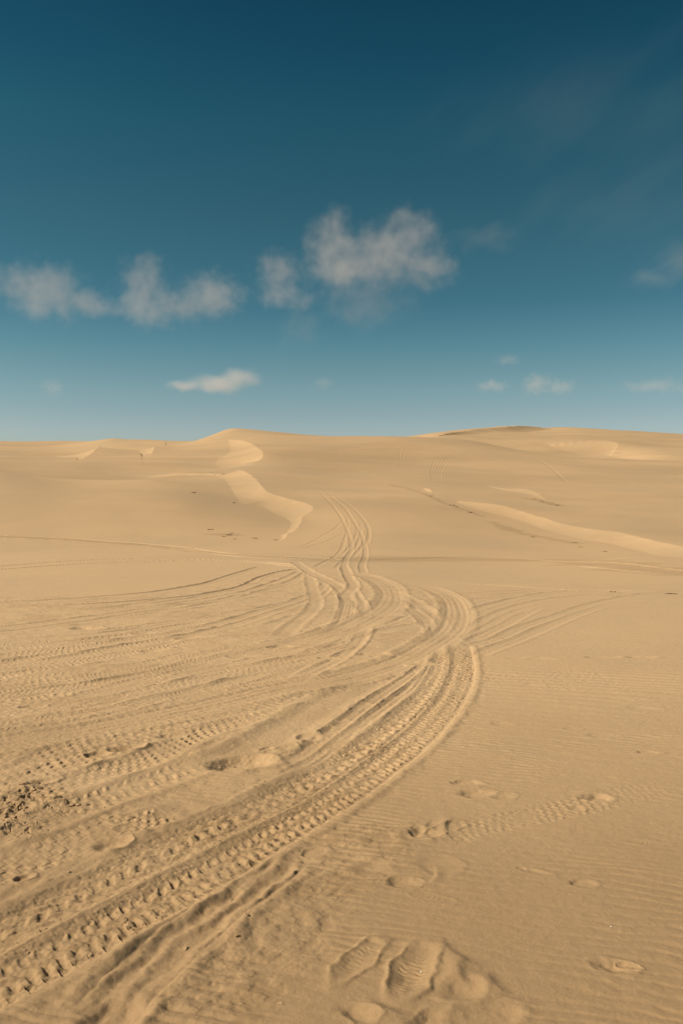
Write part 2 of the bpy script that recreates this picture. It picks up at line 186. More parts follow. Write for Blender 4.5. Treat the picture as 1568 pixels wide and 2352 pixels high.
TRACKS = [
 [[[25.56,167.35],[19.76,144.8],[14.86,118.33],[11.44,93.03]],0.3,0.03,"smooth",0,0.018,0.05,[12,8]],
 [[[24.27,165.43],[19.12,144.76],[14.44,118.05],[11.22,92.92]],0.3,0.03,"smooth",0,0.018,0.05,[12,8]],
 [[[23.05,163.78],[18.48,144.73],[14.02,117.79],[11.0,92.81]],0.3,0.03,"smooth",0,0.018,0.05,[12,8]],
 [[[21.87,162.32],[17.85,144.72],[13.6,117.52],[10.79,92.7]],0.3,0.03,"smooth",0,0.018,0.05,[12,8]],
 [[[20.73,161.0],[17.22,144.72],[13.19,117.27],[10.57,92.6]],0.3,0.03,"smooth",0,0.018,0.05,[12,8]],
 [[[13.38,163.52],[11.68,150.21],[9.93,130.86]],0.3,0.025,"smooth",0,0.015,0.05,[8,6]],
 [[[12.4,163.5],[10.92,149.97],[9.56,130.67]],0.3,0.025,"smooth",0,0.015,0.05,[8,6]],
 [[[33.85,163.27],[37.49,165.56],[35.82,145.83],[32.43,121.2],[27.27,95.04]],0.8,0.03,"smooth",0,0.02,0.05,[14,14]],
 [[[0.76,92.35],[4.37,106.72],[10.3,125.77],[20.54,150.57]],0.4,0.02,"smooth",0,0.012,0.05,[14,14]],
 [[[-33.51,49.6],[-21.46,48.15],[-20.59,47.94],[-16.36,47.12],[-13.25,45.3],[-10.15,42.7],[-7.91,40.2],[-4.41,34.41],[-1.02,31.59],[0.83,30.4],[6.67,34.75],[9.11,30.2],[10.32,24.0],[11.16,22.21]],0.45,0.045,"smooth",0,0.03,0.05,[3,3]],
 [[[-32.81,48.56],[-21.02,47.15],[-20.15,46.93],[-16.02,46.12],[-12.8,43.74],[-9.89,41.57],[-7.58,38.52],[-4.2,32.72],[-0.98,30.16],[2.7,29.69],[7.26,28.41],[9.46,21.99]],0.3,0.04,"smooth",0,0.025,0.05,[3,3]],
 [[[-12.84,18.96],[-11.64,26.07],[-11.47,26.67],[-10.05,29.36],[-8.28,31.21],[-5.9,30.85],[-2.91,28.84],[-1.25,25.71]],0.3,0.045,"smooth",0,0.035,0.05,[2,2]],
 [[[-12.84,18.96],[-10.93,24.49],[-10.72,24.93],[-8.61,27.83],[-5.86,29.79],[-2.83,28.01],[-1.21,24.88]],0.28,0.045,"smooth",0,0.03,0.05,[2,2]],
 [[[0.59,21.66],[3.51,21.29],[6.3,20.88],[8.85,20.16]],0.3,0.015,"smooth",0,0.012,0.05,[2,2]],
 [[[1.7,20.68],[3.45,19.67],[3.92,19.29],[5.38,17.81],[7.2,16.73]],0.25,0.02,"smooth",0,0.02,0.05,[2,2]],
 [[[0.02,56.12],[-0.35,52.68],[-1.0,48.48],[-1.53,43.98],[-2.31,40.09],[-4.56,38.37],[-7.56,39.98],[-10.74,41.42]],0.25,0.02,"smooth",0,0.015,0.05,[2,2]],
 [[[0.14,48.46],[-0.61,44.46],[-1.42,40.89],[-2.24,38.97],[-4.45,37.46]],0.25,0.02,"smooth",0,0.015,0.05,[2,2]],
 [[[0.9,55.72],[0.99,50.45],[0.71,44.14],[0.2,36.46],[-0.42,30.58],[-0.88,25.3]],0.24,0.02,"smooth",0,0.01,0.05,[1,1]],
 [[[1.3,54.24],[1.15,47.77],[0.71,39.49],[0.24,32.51],[-0.17,25.01]],0.24,0.02,"smooth",0,0.01,0.05,[1,1]],
 [[[0.42,57.13],[0.42,51.49],[0.17,44.19],[-0.05,36.45],[-0.37,31.03]],0.24,0.02,"smooth",0,0.01,0.05,[1,1]],
 [[[1.41,44.19],[0.78,36.52],[0.4,31.6]],0.24,0.02,"smooth",0,0.01,0.05,[1,1]],
 [[[-2.9,83.62],[-1.44,69.57],[-0.41,60.78],[0.12,56.07],[0.44,47.9],[0.49,38.49],[0.17,30.65],[0.05,23.75]],0.26,0.024,"smooth",0,0.012,0.05,[26,1]],
 [[[-3.04,87.75],[-2.08,80.28],[-0.44,66.23],[0.53,58.83],[1.09,51.26],[1.2,42.36],[1.01,33.63],[0.7,27.2],[0.65,22.97]],0.26,0.024,"smooth",0,0.012,0.05,[26,1]],
 [[[-2.33,84.27],[-1.45,76.49],[0.25,65.05],[1.25,58.69],[1.7,53.41],[1.65,47.75],[1.26,40.51]],0.26,0.024,"smooth",0,0.012,0.05,[26,3]],
 [[[-3.26,85.36],[-1.71,70.97],[-0.63,62.08],[-0.08,57.92],[0.25,53.2]],0.26,0.024,"smooth",0,0.012,0.05,[22,3]],
 [[[2.43,16.99],[4.48,18.12],[5.99,17.61],[7.27,16.88],[7.79,16.69]],0.26,0.022,"fine",0.003,0.012,0.05,[0.1,2]],
 [[[2.47,16.65],[3.24,16.87],[4.33,17.51],[5.94,17.45]],0.26,0.022,"fine",0.003,0.012,0.05,[0.1,2]],
 [[[2.26,13.91],[3.13,15.41],[4.21,17.03],[5.41,17.92],[6.33,17.75],[7.33,17.02],[8.64,16.55]],0.26,0.022,"fine",0.003,0.012,0.05,[0.1,2]],
 [[[2.61,15.83],[3.42,16.39],[4.27,17.29]],0.26,0.022,"fine",0.003,0.012,0.05,[0.1,2]],
 [[[1.72,11.16],[2.41,12.91],[3.2,14.55],[4.45,16.2],[6.11,17.11],[8.09,17.34]],0.26,0.022,"fine",0.003,0.012,0.05,[0.1,2]],
 [[[1.69,10.68],[2.36,12.28],[3.02,13.75],[3.94,15.42]],0.26,0.022,"fine",0.003,0.012,0.05,[0.1,2]],
 [[[1.69,10.39],[2.32,11.71],[3.03,13.28],[3.79,14.82]],0.26,0.022,"fine",0.003,0.012,0.05,[0.1,2]],
 [[[1.62,9.96],[2.16,10.75],[2.68,11.76],[3.65,13.27],[4.74,14.99],[6.19,16.7],[7.75,17.63],[9.76,17.77]],0.26,0.022,"fine",0.003,0.012,0.05,[0.1,2]],
 [[[1.56,9.3],[2.22,10.36],[3.11,11.9],[4.11,13.58],[5.21,15.18]],0.26,0.022,"fine",0.003,0.012,0.05,[0.1,2]],
 [[[0.18,10.77],[0.3,10.98],[0.97,11.82],[1.42,12.27]],0.26,0.022,"fine",0.003,0.012,0.05,[0.3,0.3]],
 [[[0.18,11.19],[0.67,12.26],[1.3,13.89]],0.26,0.022,"fine",0.003,0.012,0.05,[0.3,0.3]],
 [[[0.19,11.52],[0.62,12.53],[1.31,14.41]],0.26,0.022,"fine",0.003,0.012,0.05,[0.3,0.3]],
 [[[1.58,16.46],[1.96,16.62],[2.27,16.88]],0.26,0.022,"fine",0.003,0.012,0.05,[0.3,0.3]],
 [[[1.67,15.58],[2.14,15.9]],0.26,0.022,"fine",0.003,0.012,0.05,[0.3,0.3]],
 [[[1.6,14.6],[1.99,14.8]],0.26,0.022,"fine",0.003,0.012,0.05,[0.3,0.3]],
 [[[0.34,15.66],[0.77,15.68]],0.26,0.022,"fine",0.003,0.012,0.05,[0.3,0.3]],
 [[[0.0,16.17],[0.34,15.41],[0.38,13.71]],0.26,0.022,"fine",0.003,0.012,0.05,[0.3,0.3]],
 [[[0.21,18.75],[0.32,15.75],[0.39,13.55]],0.26,0.022,"fine",0.003,0.012,0.05,[0.3,0.3]],
 [[[-9.36,13.8],[-6.78,15.17],[-5.88,15.64],[-4.29,17.19],[-3.59,18.97],[-3.32,20.14],[-3.09,22.61],[-2.67,26.33]],0.22,0.035,"fine",0.004,0.014,0.05,[1.0,0.5]],
 [[[-9.21,13.58],[-6.42,14.34],[-5.12,14.69],[-4.11,15.46],[-3.13,16.51],[-2.51,18.14],[-2.28,19.72],[-2.19,21.59],[-1.79,23.82],[-1.29,24.98]],0.22,0.035,"fine",0.004,0.014,0.05,[1.0,0.5]],
 [[[-8.5,12.52],[-6.03,13.48],[-5.06,13.85],[-4.18,14.25],[-3.4,16.14]],0.25,0.02,"fine",0.004,0.014,0.05,[1.0,0.5]],
 [[[-6.48,9.54],[-4.95,11.06],[-4.82,11.19],[-3.97,12.37],[-3.45,13.52],[-2.88,14.18],[-2.24,15.38],[-1.8,17.18],[-1.32,19.84],[-1.08,22.2],[-1.07,24.78]],0.27,0.026,"fine",0.004,0.014,0.05,[1.0,0.5]],
 [[[-6.4,9.42],[-5.15,11.5],[-5.04,11.68],[-4.15,12.92],[-3.56,13.98],[-2.98,14.68],[-2.32,15.96],[-1.98,18.14],[-1.54,20.96],[-1.24,23.99]],0.22,0.026,"fine",0.004,0.014,0.05,[1.0,0.5]],
 [[[-4.112,6.031],[-3.538,7.884],[-3.48,8.06],[-3.17,9.07],[-2.85,9.52],[-2.39,10.02],[-2.16,10.76],[-1.66,11.87],[-1.25,13.46],[-0.85,14.84],[-0.45,16.71],[-0.33,19.34]],0.27,0.026,"fine",0.004,0.014,0.05,[1.0,0.5]],
 [[[-4.476,6.571],[-3.8,8.46],[-3.73,8.64],[-3.35,9.59],[-3.02,10.09],[-2.6,10.64],[-2.17,11.49],[-1.75,12.53],[-1.4,13.85],[-0.9,15.55],[-0.54,17.4],[-0.38,20.12]],0.27,0.026,"fine",0.004,0.014,0.05,[1.0,0.5]],
 [[[-1.16,11.49],[-0.92,12.48],[-0.62,13.35],[-0.18,13.99],[0.0,14.13]],0.3,0.026,"fine",0.004,0.014,0.05,[1.0,0.5]],
 [[[-0.83,10.45],[-0.7,12.22],[-0.5,14.33],[-0.57,16.8],[-0.83,20.96],[-1.03,24.78]],0.3,0.026,"smooth",0.004,0.014,0.05,[1.0,0.5]],
 [[[-5.301,7.792],[-4.23,9.43],[-3.8,10.09],[-3.33,10.38],[-2.69,11.26],[-2.15,11.72],[-1.63,12.11]],0.27,0.026,"rows",0.006,0.014,0.05,[1.0,0.5]],
 [[[-4.715,6.924],[-3.85,8.59],[-3.49,9.28],[-3.17,9.85],[-2.78,10.45],[-2.26,11.26]],0.3,0.026,"rows",0.007,0.014,0.08,[1.0,0.5]],
 [[[-4.562,6.697],[-3.7,8.24],[-3.34,8.88],[-3.02,9.4],[-2.66,10.0],[-2.16,10.79]],0.3,0.026,"rows",0.007,0.014,0.08,[1.0,0.5]],
 [[[-4.399,6.456],[-3.538,7.884],[-3.19,8.46],[-2.87,8.93],[-2.54,9.52],[-2.06,10.3]],0.3,0.026,"rows",0.007,0.014,0.08,[1.0,0.5]],
 [[[-5.427,7.978],[-4.23,9.43],[-3.91,9.81],[-3.49,10.16]],0.5,0.01,"rows",0.008,0.014,0.08,[1.0,0.5]],
 [[[-4.217,6.187],[-3.271,7.284],[-3.19,7.378],[-2.74,7.838],[-2.22,8.34],[-1.63,8.85],[-1.21,9.43],[-0.79,9.98],[-0.33,11.06],[0.04,12.23]],0.3,0.026,"rows",0.006,0.014,0.05,[1.0,0.5]],
 [[[-4.232,6.208],[-3.114,6.933],[-2.714,7.192],[-2.289,7.774],[-1.97,8.22],[-1.58,8.59],[-1.32,9.07],[-0.88,9.75],[-0.47,10.27]],0.27,0.026,"rows",0.005,0.014,0.05,[1.0,0.5]],
 [[[-3.99,5.85],[-2.905,6.464],[-2.643,6.612],[-2.489,6.689],[-2.285,6.799],[-2.234,7.245],[-2.12,7.63],[-1.92,8.03],[-1.72,8.59],[-1.45,9.28]],0.34,0.03,"rows",0.008,0.014,0.07,[1.0,0.5]],
 [[[-2.527,6.32],[-2.197,6.536],[-2.113,6.848],[-1.954,7.319],[-1.842,7.881],[-1.65,8.46],[-1.39,8.9]],0.34,0.03,"rows",0.008,0.014,0.07,[1.0,0.5]],
 [[[-2.173,6.462],[-2.032,6.897],[-1.944,7.282],[-1.799,7.881],[-1.53,8.34],[-1.21,8.64],[-0.9,8.85]],0.2,0.03,"rows",0.006,0.014,0.07,[1.0,0.5]],
 [[[-3.682,5.394],[-2.711,6.029],[-2.633,6.08],[-2.084,6.462],[-1.734,6.847],[-1.505,7.102],[-1.273,7.472],[-1.017,7.882],[-0.74,8.41],[-0.43,9.19],[0.0,10.46],[0.36,11.74]],0.3,0.03,"rows",0.006,0.014,0.05,[1.0,0.5]],
 [[[-3.475,5.087],[-2.613,5.808],[-2.542,5.867],[-2.016,6.25],[-1.675,6.61],[-1.392,6.93],[-1.135,7.246],[-0.821,7.672],[-0.48,8.34],[-0.12,9.28],[0.14,10.09],[0.33,11.74]],0.28,0.03,"rows",0.007,0.014,0.05,[1.0,0.5]],
 [[[-0.778,7.673],[-0.41,8.85],[-0.13,9.75],[0.1,10.85],[0.26,12.5]],0.3,0.026,"fine",0.004,0.014,0.05,[1.0,0.5]],
 [[[-0.594,7.474],[-0.21,8.59],[0.03,9.43],[0.24,10.65],[0.36,12.23]],0.24,0.026,"fine",0.004,0.014,0.05,[1.0,0.5]],
 [[[-3.486,5.104],[-2.562,5.693],[-2.231,5.902],[-1.849,6.223],[-1.356,6.565],[-0.869,7.034],[-0.357,7.715]],0.3,0.012,"rows",0.008,0.004,0.09,[1.0,0.5]],
 [[[-3.344,4.894],[-2.446,5.433],[-2.127,5.623],[-1.767,5.943],[-1.299,6.289],[-0.835,6.756],[-0.344,7.428]],0.34,0.012,"rows",0.008,0.004,0.09,[1.0,0.5]],
 [[[-3.193,4.67],[-2.323,5.157],[-2.016,5.329],[-1.68,5.647],[-1.239,5.994],[-0.799,6.458],[-0.33,7.119]],0.36,0.012,"rows",0.008,0.004,0.09,[1.0,0.5]],
 [[[-4.089,5.998],[-3.006,6.69],[-2.68,6.898],[-2.445,7.102],[-2.132,7.375]],0.5,0.008,"rows",0.008,0.004,0.08,[1.0,0.5]],
 [[[-4.563,6.699],[-3.399,7.572],[-3.042,7.839],[-2.77,8.06],[-2.48,8.27]],0.5,0.008,"rows",0.008,0.004,0.08,[1.0,0.5]],
 [[[-2.286,7.155],[-2.091,7.629],[-1.87,8.19],[-1.63,8.59],[-1.39,8.9]],0.3,0.03,"rows",0.008,0.014,0.08,[1.0,0.5]],
 [[[-1.642,7.172],[-1.474,7.57],[-1.32,8.22],[-0.99,8.59],[-0.51,8.99],[-0.13,9.75]],0.3,0.03,"rows",0.008,0.014,0.08,[1.0,0.5]],
 [[[-5.29,13.82],[-4.66,14.01],[-4.11,14.39],[-3.62,14.94],[-3.12,15.77],[-2.57,17.1]],0.2199607187301383,0.014932866510609967,"smooth",0.00405430221545034,0.01048278441788067,0.08762370612154738,[1.2,1.2]],
 [[[-3.81,13.93],[-3.35,14.57],[-2.86,15.5],[-2.31,16.88],[-1.76,18.45],[-1.37,19.96]],0.21434882868048308,0.01378452973856656,"smooth",0.005838276802087847,0.00860971664302469,0.0679853430612712,[1.2,1.2]],
 [[[-4.2,12.7],[-3.69,13.04],[-3.23,13.54],[-2.75,14.24]],0.291144587892334,0.021916814529602726,"rows",0.008594533557474042,0.005785951798616528,0.09957807719324052,[1.2,1.2]],
 [[[-4.12,12.47],[-3.65,12.91],[-3.22,13.52],[-2.77,14.33],[-2.25,15.51],[-1.71,16.95]],0.24930642743530765,0.027570774633757927,"rows",0.00841014519413754,0.011084599915227492,0.08220601384973947,[1.2,1.2]],
 [[[-3.48,12.84],[-3.08,13.59],[-2.65,14.58],[-2.13,15.98],[-1.63,17.61],[-1.27,19.27],[-0.98,21.09]],0.22153302257197996,0.010548898872234693,"smooth",0.006383841224361076,0.00981061941877984,0.09869835531469179,[1.2,1.2]],
 [[[-4.16,10.93],[-3.67,11.17],[-3.23,11.56],[-2.83,12.08],[-2.39,12.75],[-1.87,13.63],[-1.34,14.69]],0.17821318418070994,0.014229503691451161,"smooth",0.007368864108245917,0.006906579039768339,0.08045402007497243,[1.2,1.2]],
 [[[-6.42,9.45],[-4.63,10.34],[-4.17,10.57],[-3.69,10.84],[-3.26,11.22],[-2.87,11.74],[-2.46,12.4],[-1.98,13.24],[-1.45,14.29],[-1.0,15.44]],0.16411855128069872,0.022161778388100677,"smooth",0.004163573902808029,0.00434786781002558,0.06817621015665488,[1.2,1.2]],
 [[[-6.33,9.32],[-4.5,10.03],[-4.02,10.22],[-3.54,10.43],[-3.11,10.76],[-2.72,11.22],[-2.31,11.8]],0.16589537433800985,0.014977857328723336,"rows",0.007479477698869517,0.0067534278990070695,0.08547718546565662,[1.2,1.2]],
 [[[-6.09,8.96],[-4.42,9.87],[-3.98,10.11],[-3.53,10.38],[-3.12,10.77],[-2.74,11.29],[-2.35,11.94],[-1.87,12.74]],0.27151164288371576,0.025399716575879167,"rows",0.006278153951326847,0.005919299003833048,0.09954113697038978,[1.2,1.2]],
 [[[-5.8,8.53],[-4.21,9.38],[-3.78,9.61],[-3.34,9.87],[-2.95,10.23],[-2.58,10.72],[-2.19,11.32]],0.16106788032972588,0.014828572872863346,"fine",0.008560209460814054,0.010165382075391614,0.07367158954725862,[1.2,1.2]],
 [[[-5.441,7.999],[-4.1,9.14],[-3.72,9.46],[-3.32,9.8],[-2.96,10.26],[-2.62,10.86],[-2.25,11.57]],0.31975922172851834,0.01906479065706223,"rows",0.008919075346028512,0.004191276545972054,0.07289825704156333,[1.2,1.2]],
 [[[-5.432,7.986],[-3.89,8.68],[-3.48,8.87],[-3.06,9.08],[-2.68,9.39],[-2.32,9.82],[-1.94,10.32]],0.2165978923591114,0.022321558051110753,"smooth",0.006448737979941232,0.007558647685904408,0.08955261294905771,[1.2,1.2]],
 [[[-5.239,7.7],[-3.81,8.5],[-3.42,8.72],[-3.02,8.96],[-2.65,9.3],[-2.31,9.76],[-1.93,10.3],[-1.48,10.89]],0.2424275215151686,0.02252748511740396,"rows",0.008719518306186922,0.009637566315657313,0.06856278024137247,[1.2,1.2]],
 [[[-4.989,7.329],[-3.71,8.28],[-3.35,8.55],[-2.97,8.84],[-2.63,9.23]],0.20253299286403997,0.012490811037586327,"fine",0.006790102879942842,0.005602147903160989,0.07887082874163316,[1.2,1.2]],
 [[[-3.16,8.37],[-2.78,8.63],[-2.44,9.01],[-2.1,9.48]],0.17485954868908116,0.017285145597205988,"smooth",0.006155877522693405,0.005591933761844847,0.08227714936360064,[1.2,1.2]],
 [[[-2.62,8.17],[-2.29,8.52],[-1.96,8.97],[-1.59,9.46],[-1.14,9.97],[-0.67,10.56]],0.18486786354041854,0.010556113633209192,"rows",0.007444035042454724,0.004303446107952391,0.06291965362742848,[1.2,1.2]],
 [[[-2.62,8.19],[-2.31,8.6],[-2.0,9.11],[-1.64,9.67]],0.20331152312043121,0.024273548769980863,"rows",0.004944690566961214,0.009492608043051524,0.07966892082157982,[1.2,1.2]],
 [[[-2.15,8.44],[-1.84,8.96],[-1.47,9.5],[-1.01,10.07],[-0.57,10.76],[-0.21,11.64],[0.12,12.71]],0.21692142882775448,0.01148239653062116,"fine",0.0043586607205451395,0.0066597446883802786,0.08746126833276077,[1.2,1.2]],
 [[[-4.264,6.257],[-3.183,7.088],[-2.864,7.332],[-2.529,7.601],[-2.215,7.952],[-1.92,8.41],[-1.59,8.91],[-1.17,9.42],[-0.71,9.98],[-0.31,10.7]],0.19346513091066217,0.021213850989836483,"rows",0.0048789858233086875,0.007882965337000454,0.06226664056402343,[1.2,1.2]],
 [[[-2.709,7.214],[-2.378,7.478],[-2.072,7.835],[-1.77,8.28]],0.217649754722696,0.015034473175392533,"fine",0.004038622094835292,0.005610683601407759,0.07729817995311433,[1.2,1.2]],
 [[[-1.915,7.662],[-1.6,8.07],[-1.23,8.46],[-0.78,8.84],[-0.34,9.3],[0.02,9.93],[0.38,10.74]],0.22221659136596955,0.019016024970798136,"fine",0.006503536807918181,0.009648165538899679,0.07840686215747356,[1.2,1.2]],
 [[[-3.895,5.709],[-2.946,6.555],[-2.656,6.814],[-2.348,7.096],[-2.056,7.456],[-1.779,7.917],[-1.46,8.42],[-1.06,8.91],[-0.62,9.45],[-0.23,10.15]],0.23038666685017756,0.01094046106564879,"smooth",0.006607047880939717,0.004850533995263677,0.082816506827111,[1.2,1.2]],
 [[[-3.964,5.812],[-2.909,6.472],[-2.596,6.666],[-2.271,6.882],[-1.965,7.171],[-1.675,7.553],[-1.349,7.965],[-0.94,8.34]],0.2612054947700466,0.013066410395848865,"smooth",0.008478490217061343,0.007816563917736665,0.09203584806451214,[1.2,1.2]],
 [[[-2.164,6.867],[-1.875,7.202],[-1.589,7.621],[-1.25,8.05],[-0.83,8.44],[-0.4,8.89],[-0.03,9.51]],0.26039713454102337,0.015090397439922385,"rows",0.0060425967103292805,0.010503406278675666,0.09157693561828806,[1.2,1.2]],
 [[[-2.403,6.431],[-2.108,6.706],[-1.832,7.065],[-1.558,7.509]],0.2588485666018475,0.014737578050175004,"smooth",0.00606211650460345,0.007255219803373584,0.07518757805003305,[1.2,1.2]],
 [[[-3.629,5.316],[-2.709,6.023],[-2.425,6.24],[-2.126,6.479],[-1.842,6.787],[-1.57,7.186],[-1.26,7.612]],0.17754451033001017,0.014822384293448322,"fine",0.008178734356711535,0.011101341548736314,0.09473571027380091,[1.2,1.2]],
 [[[-2.272,6.094],[-1.972,6.315],[-1.692,6.614],[-1.414,6.989],[-1.086,7.361],[-0.679,7.675],[-0.26,8.02]],0.20976628641252165,0.025708064360929546,"fine",0.008294768678593637,0.009992026679504456,0.09438171447056282,[1.2,1.2]],
 [[[-3.414,4.998],[-2.583,5.741],[-2.319,5.977],[-2.039,6.235],[-1.77,6.562],[-1.511,6.979],[-1.213,7.422]],0.28938331758569186,0.026685707684017373,"fine",0.004984406907701095,0.011852261315826213,0.09093990603445828,[1.2,1.2]],
 [[[-3.341,4.89],[-2.53,5.621],[-2.27,5.854],[-1.994,6.111],[-1.729,6.433],[-1.473,6.845],[-1.178,7.282],[-0.8,7.668]],0.23175237428919443,0.0194962666043026,"smooth",0.006681231021890439,0.009211969144738897,0.09202832501910821,[1.2,1.2]],
 [[[-1.855,5.979],[-1.588,6.279],[-1.32,6.651],[-1.002,7.015],[-0.607,7.315],[-0.2,7.649],[0.16,8.16]],0.3028400796850411,0.010507101080344756,"smooth",0.008264213570016197,0.01075945015421559,0.0608214378133006,[1.2,1.2]],
 [[[-1.74,29.04],[-0.85,23.06],[-0.21,19.73],[0.04,17.52],[0.15,15.49],[0.11,13.8],[0.03,12.13],[-0.15,11.06],[-0.46,9.92]],0.34,0.03,"rib",0.003,0.022,0.05,[1,1]],
 [[[0.09,26.52],[0.19,21.77],[0.29,19.0],[0.1,16.82],[0.12,15.49]],0.3,0.03,"smooth",0.004,0.014,0.05,[0.3,0.3]],
 [[[0.88,18.68],[1.13,17.17],[1.39,15.37],[1.46,13.26],[1.44,11.89],[1.35,10.47]],0.36,0.03,"rib",0.004,0.022,0.05,[0.3,0.3]],
 [[[1.23,14.37],[1.34,12.79],[1.3,11.75]],0.3,0.026,"fine",0.004,0.014,0.05,[0.3,0.3]],
 [[[0.0,22.91],[0.45,22.62],[0.79,21.68],[1.04,19.57],[1.07,17.16],[0.89,14.95],[0.63,13.55],[0.31,12.34],[0.0,11.36],[-0.34,10.61],[-0.73,9.88],[-1.18,9.19],[-1.57,8.53],[-1.94,8.1],[-2.438,7.57],[-3.036,7.017]],0.62,0.035,"rib",0.004,0.03,0.05,[1,5]],
 [[[-3.415,4.879],[-2.485,5.321],[-2.338,5.391],[-2.102,5.558],[-1.724,5.841],[-1.311,6.183],[-1.013,6.463],[-0.513,6.933],[0.0,7.437]],0.3,0.022,"lug",0.006,0.014,0.08,[0.6,0.6]],
 [[[-3.045,4.344],[-2.354,5.039],[-2.237,5.156],[-1.89,5.389],[-1.522,5.69],[-1.192,5.927],[-0.912,6.252]],0.34,0.022,"rows",0.007,0.014,0.08,[0.6,0.6]],
 [[[-2.835,4.041],[-2.218,4.744],[-2.112,4.865],[-2.023,5.156],[-1.93,5.504],[-1.644,5.901],[-1.326,6.25],[-1.041,6.642]],0.36,0.022,"blocks",0.013,0.014,0.08,[0.6,0.6]],
 [[[-2.611,3.717],[-2.08,4.447],[-1.988,4.575],[-1.918,4.782],[-1.851,5.036],[-1.718,5.319],[-1.428,5.69]],0.34,0.022,"blocks",0.014,0.014,0.08,[0.6,0.6]],
 [[[-2.128,3.019],[-1.917,4.092],[-1.874,4.31],[-1.807,4.502],[-1.711,4.687],[-1.581,4.889],[-1.373,5.127],[-1.272,5.299],[-1.136,5.725],[-1.018,5.965],[-0.805,6.225],[-0.635,6.613]],0.3,0.03,"blocks",0.016,0.014,0.08,[0.6,0.6]],
 [[[-1.541,4.182],[-1.39,4.445],[-1.193,4.743],[-0.987,5.038],[-0.777,5.322]],0.3,0.02,"rows",0.01,0.014,0.08,[0.3,0.4]],
 [[[-2.047,2.901],[-1.626,3.463],[-1.475,3.666],[-1.297,3.867],[-1.123,4.183],[-0.981,4.378]],0.34,0.015,"blocks",0.01,0.014,0.08,[0.3,0.3]],
 [[[-1.196,4.033],[-1.046,4.153],[-0.911,4.279]],0.25,0.008,"blocks",0.014,0.014,0.06,[0.1,0.1]],
 [[[-0.919,4.825],[-0.763,5.224],[-0.573,5.637],[-0.355,6.186],[-0.092,6.934],[0.192,7.574],[0.53,8.22],[0.87,9.0]],0.42,0.04,"smooth",0.003,0.02,0.08,[0.6,0.6]],
 [[[-0.398,4.998],[-0.277,5.324],[-0.14,5.752],[0.056,6.323],[0.294,7.019],[0.579,7.78],[0.82,8.47],[1.1,9.29]],0.16,0.03,"lug",0.006,0.015,0.06,[0.6,0.6]],
 [[[-0.379,4.748],[-0.183,5.18],[-0.013,5.695],[0.193,6.254],[0.444,6.935],[0.699,7.635],[0.92,8.34],[1.16,9.29]],0.16,0.03,"fine",0.005,0.018,0.08,[0.6,0.6]],
 [[[0.84,20.08],[1.53,19.75],[2.04,18.54],[2.2,16.26],[2.03,14.04],[1.73,12.15],[1.4,10.86],[1.02,9.76],[0.69,9.0],[0.35,8.42],[0.0,7.95],[-0.557,7.532],[-0.917,7.103],[-1.242,6.735],[-1.542,6.433],[-1.881,6.09],[-2.209,5.842],[-2.457,5.669],[-2.605,5.582]],0.52,0.035,"rib",0.005,0.03,0.05,[4,0.1]],
 [[[-0.787,2.471],[-0.728,2.635],[-0.681,2.776],[-0.631,2.907],[-0.563,3.066],[-0.461,3.26],[-0.348,3.496],[-0.257,3.722]],0.25,0.02,"streak",0.015,0.026,0.1,[0.05,0.15]],
 [[[-1.738,2.342],[-1.43,2.833],[-1.318,3.013],[-1.214,3.185],[-1.098,3.376],[-0.965,3.584],[-0.815,3.823],[-0.645,4.09],[-0.446,4.375],[-0.22,4.725],[0.0,5.097],[0.2,5.563],[0.402,6.056],[0.603,6.615],[0.8,7.25],[1.0,8.06],[1.17,8.94],[1.28,9.76]],0.32,0.034,"tread",0.013,0.022,0.095,[0.1,0.5]],
 [[[-1.588,2.134],[-1.284,2.537],[-1.175,2.681],[-1.079,2.825],[-0.97,2.979],[-0.853,3.161],[-0.718,3.359],[-0.569,3.601],[-0.397,3.885],[-0.196,4.208],[0.0,4.56],[0.273,5.133],[0.496,5.639],[0.704,6.187],[0.893,6.771],[1.075,7.438],[1.26,8.3],[1.4,9.23],[1.53,10.28]],0.31,0.036,"tread2",0.013,0.022,0.066,[0.1,0.5]],
 [[[0.486,3.873],[0.626,4.027],[0.927,4.179],[1.194,4.304],[1.483,4.46],[1.801,4.643],[2.273,4.909]],0.24,0.006,"blocks",0.005,0.002,0.055,[0.1,1]],
]
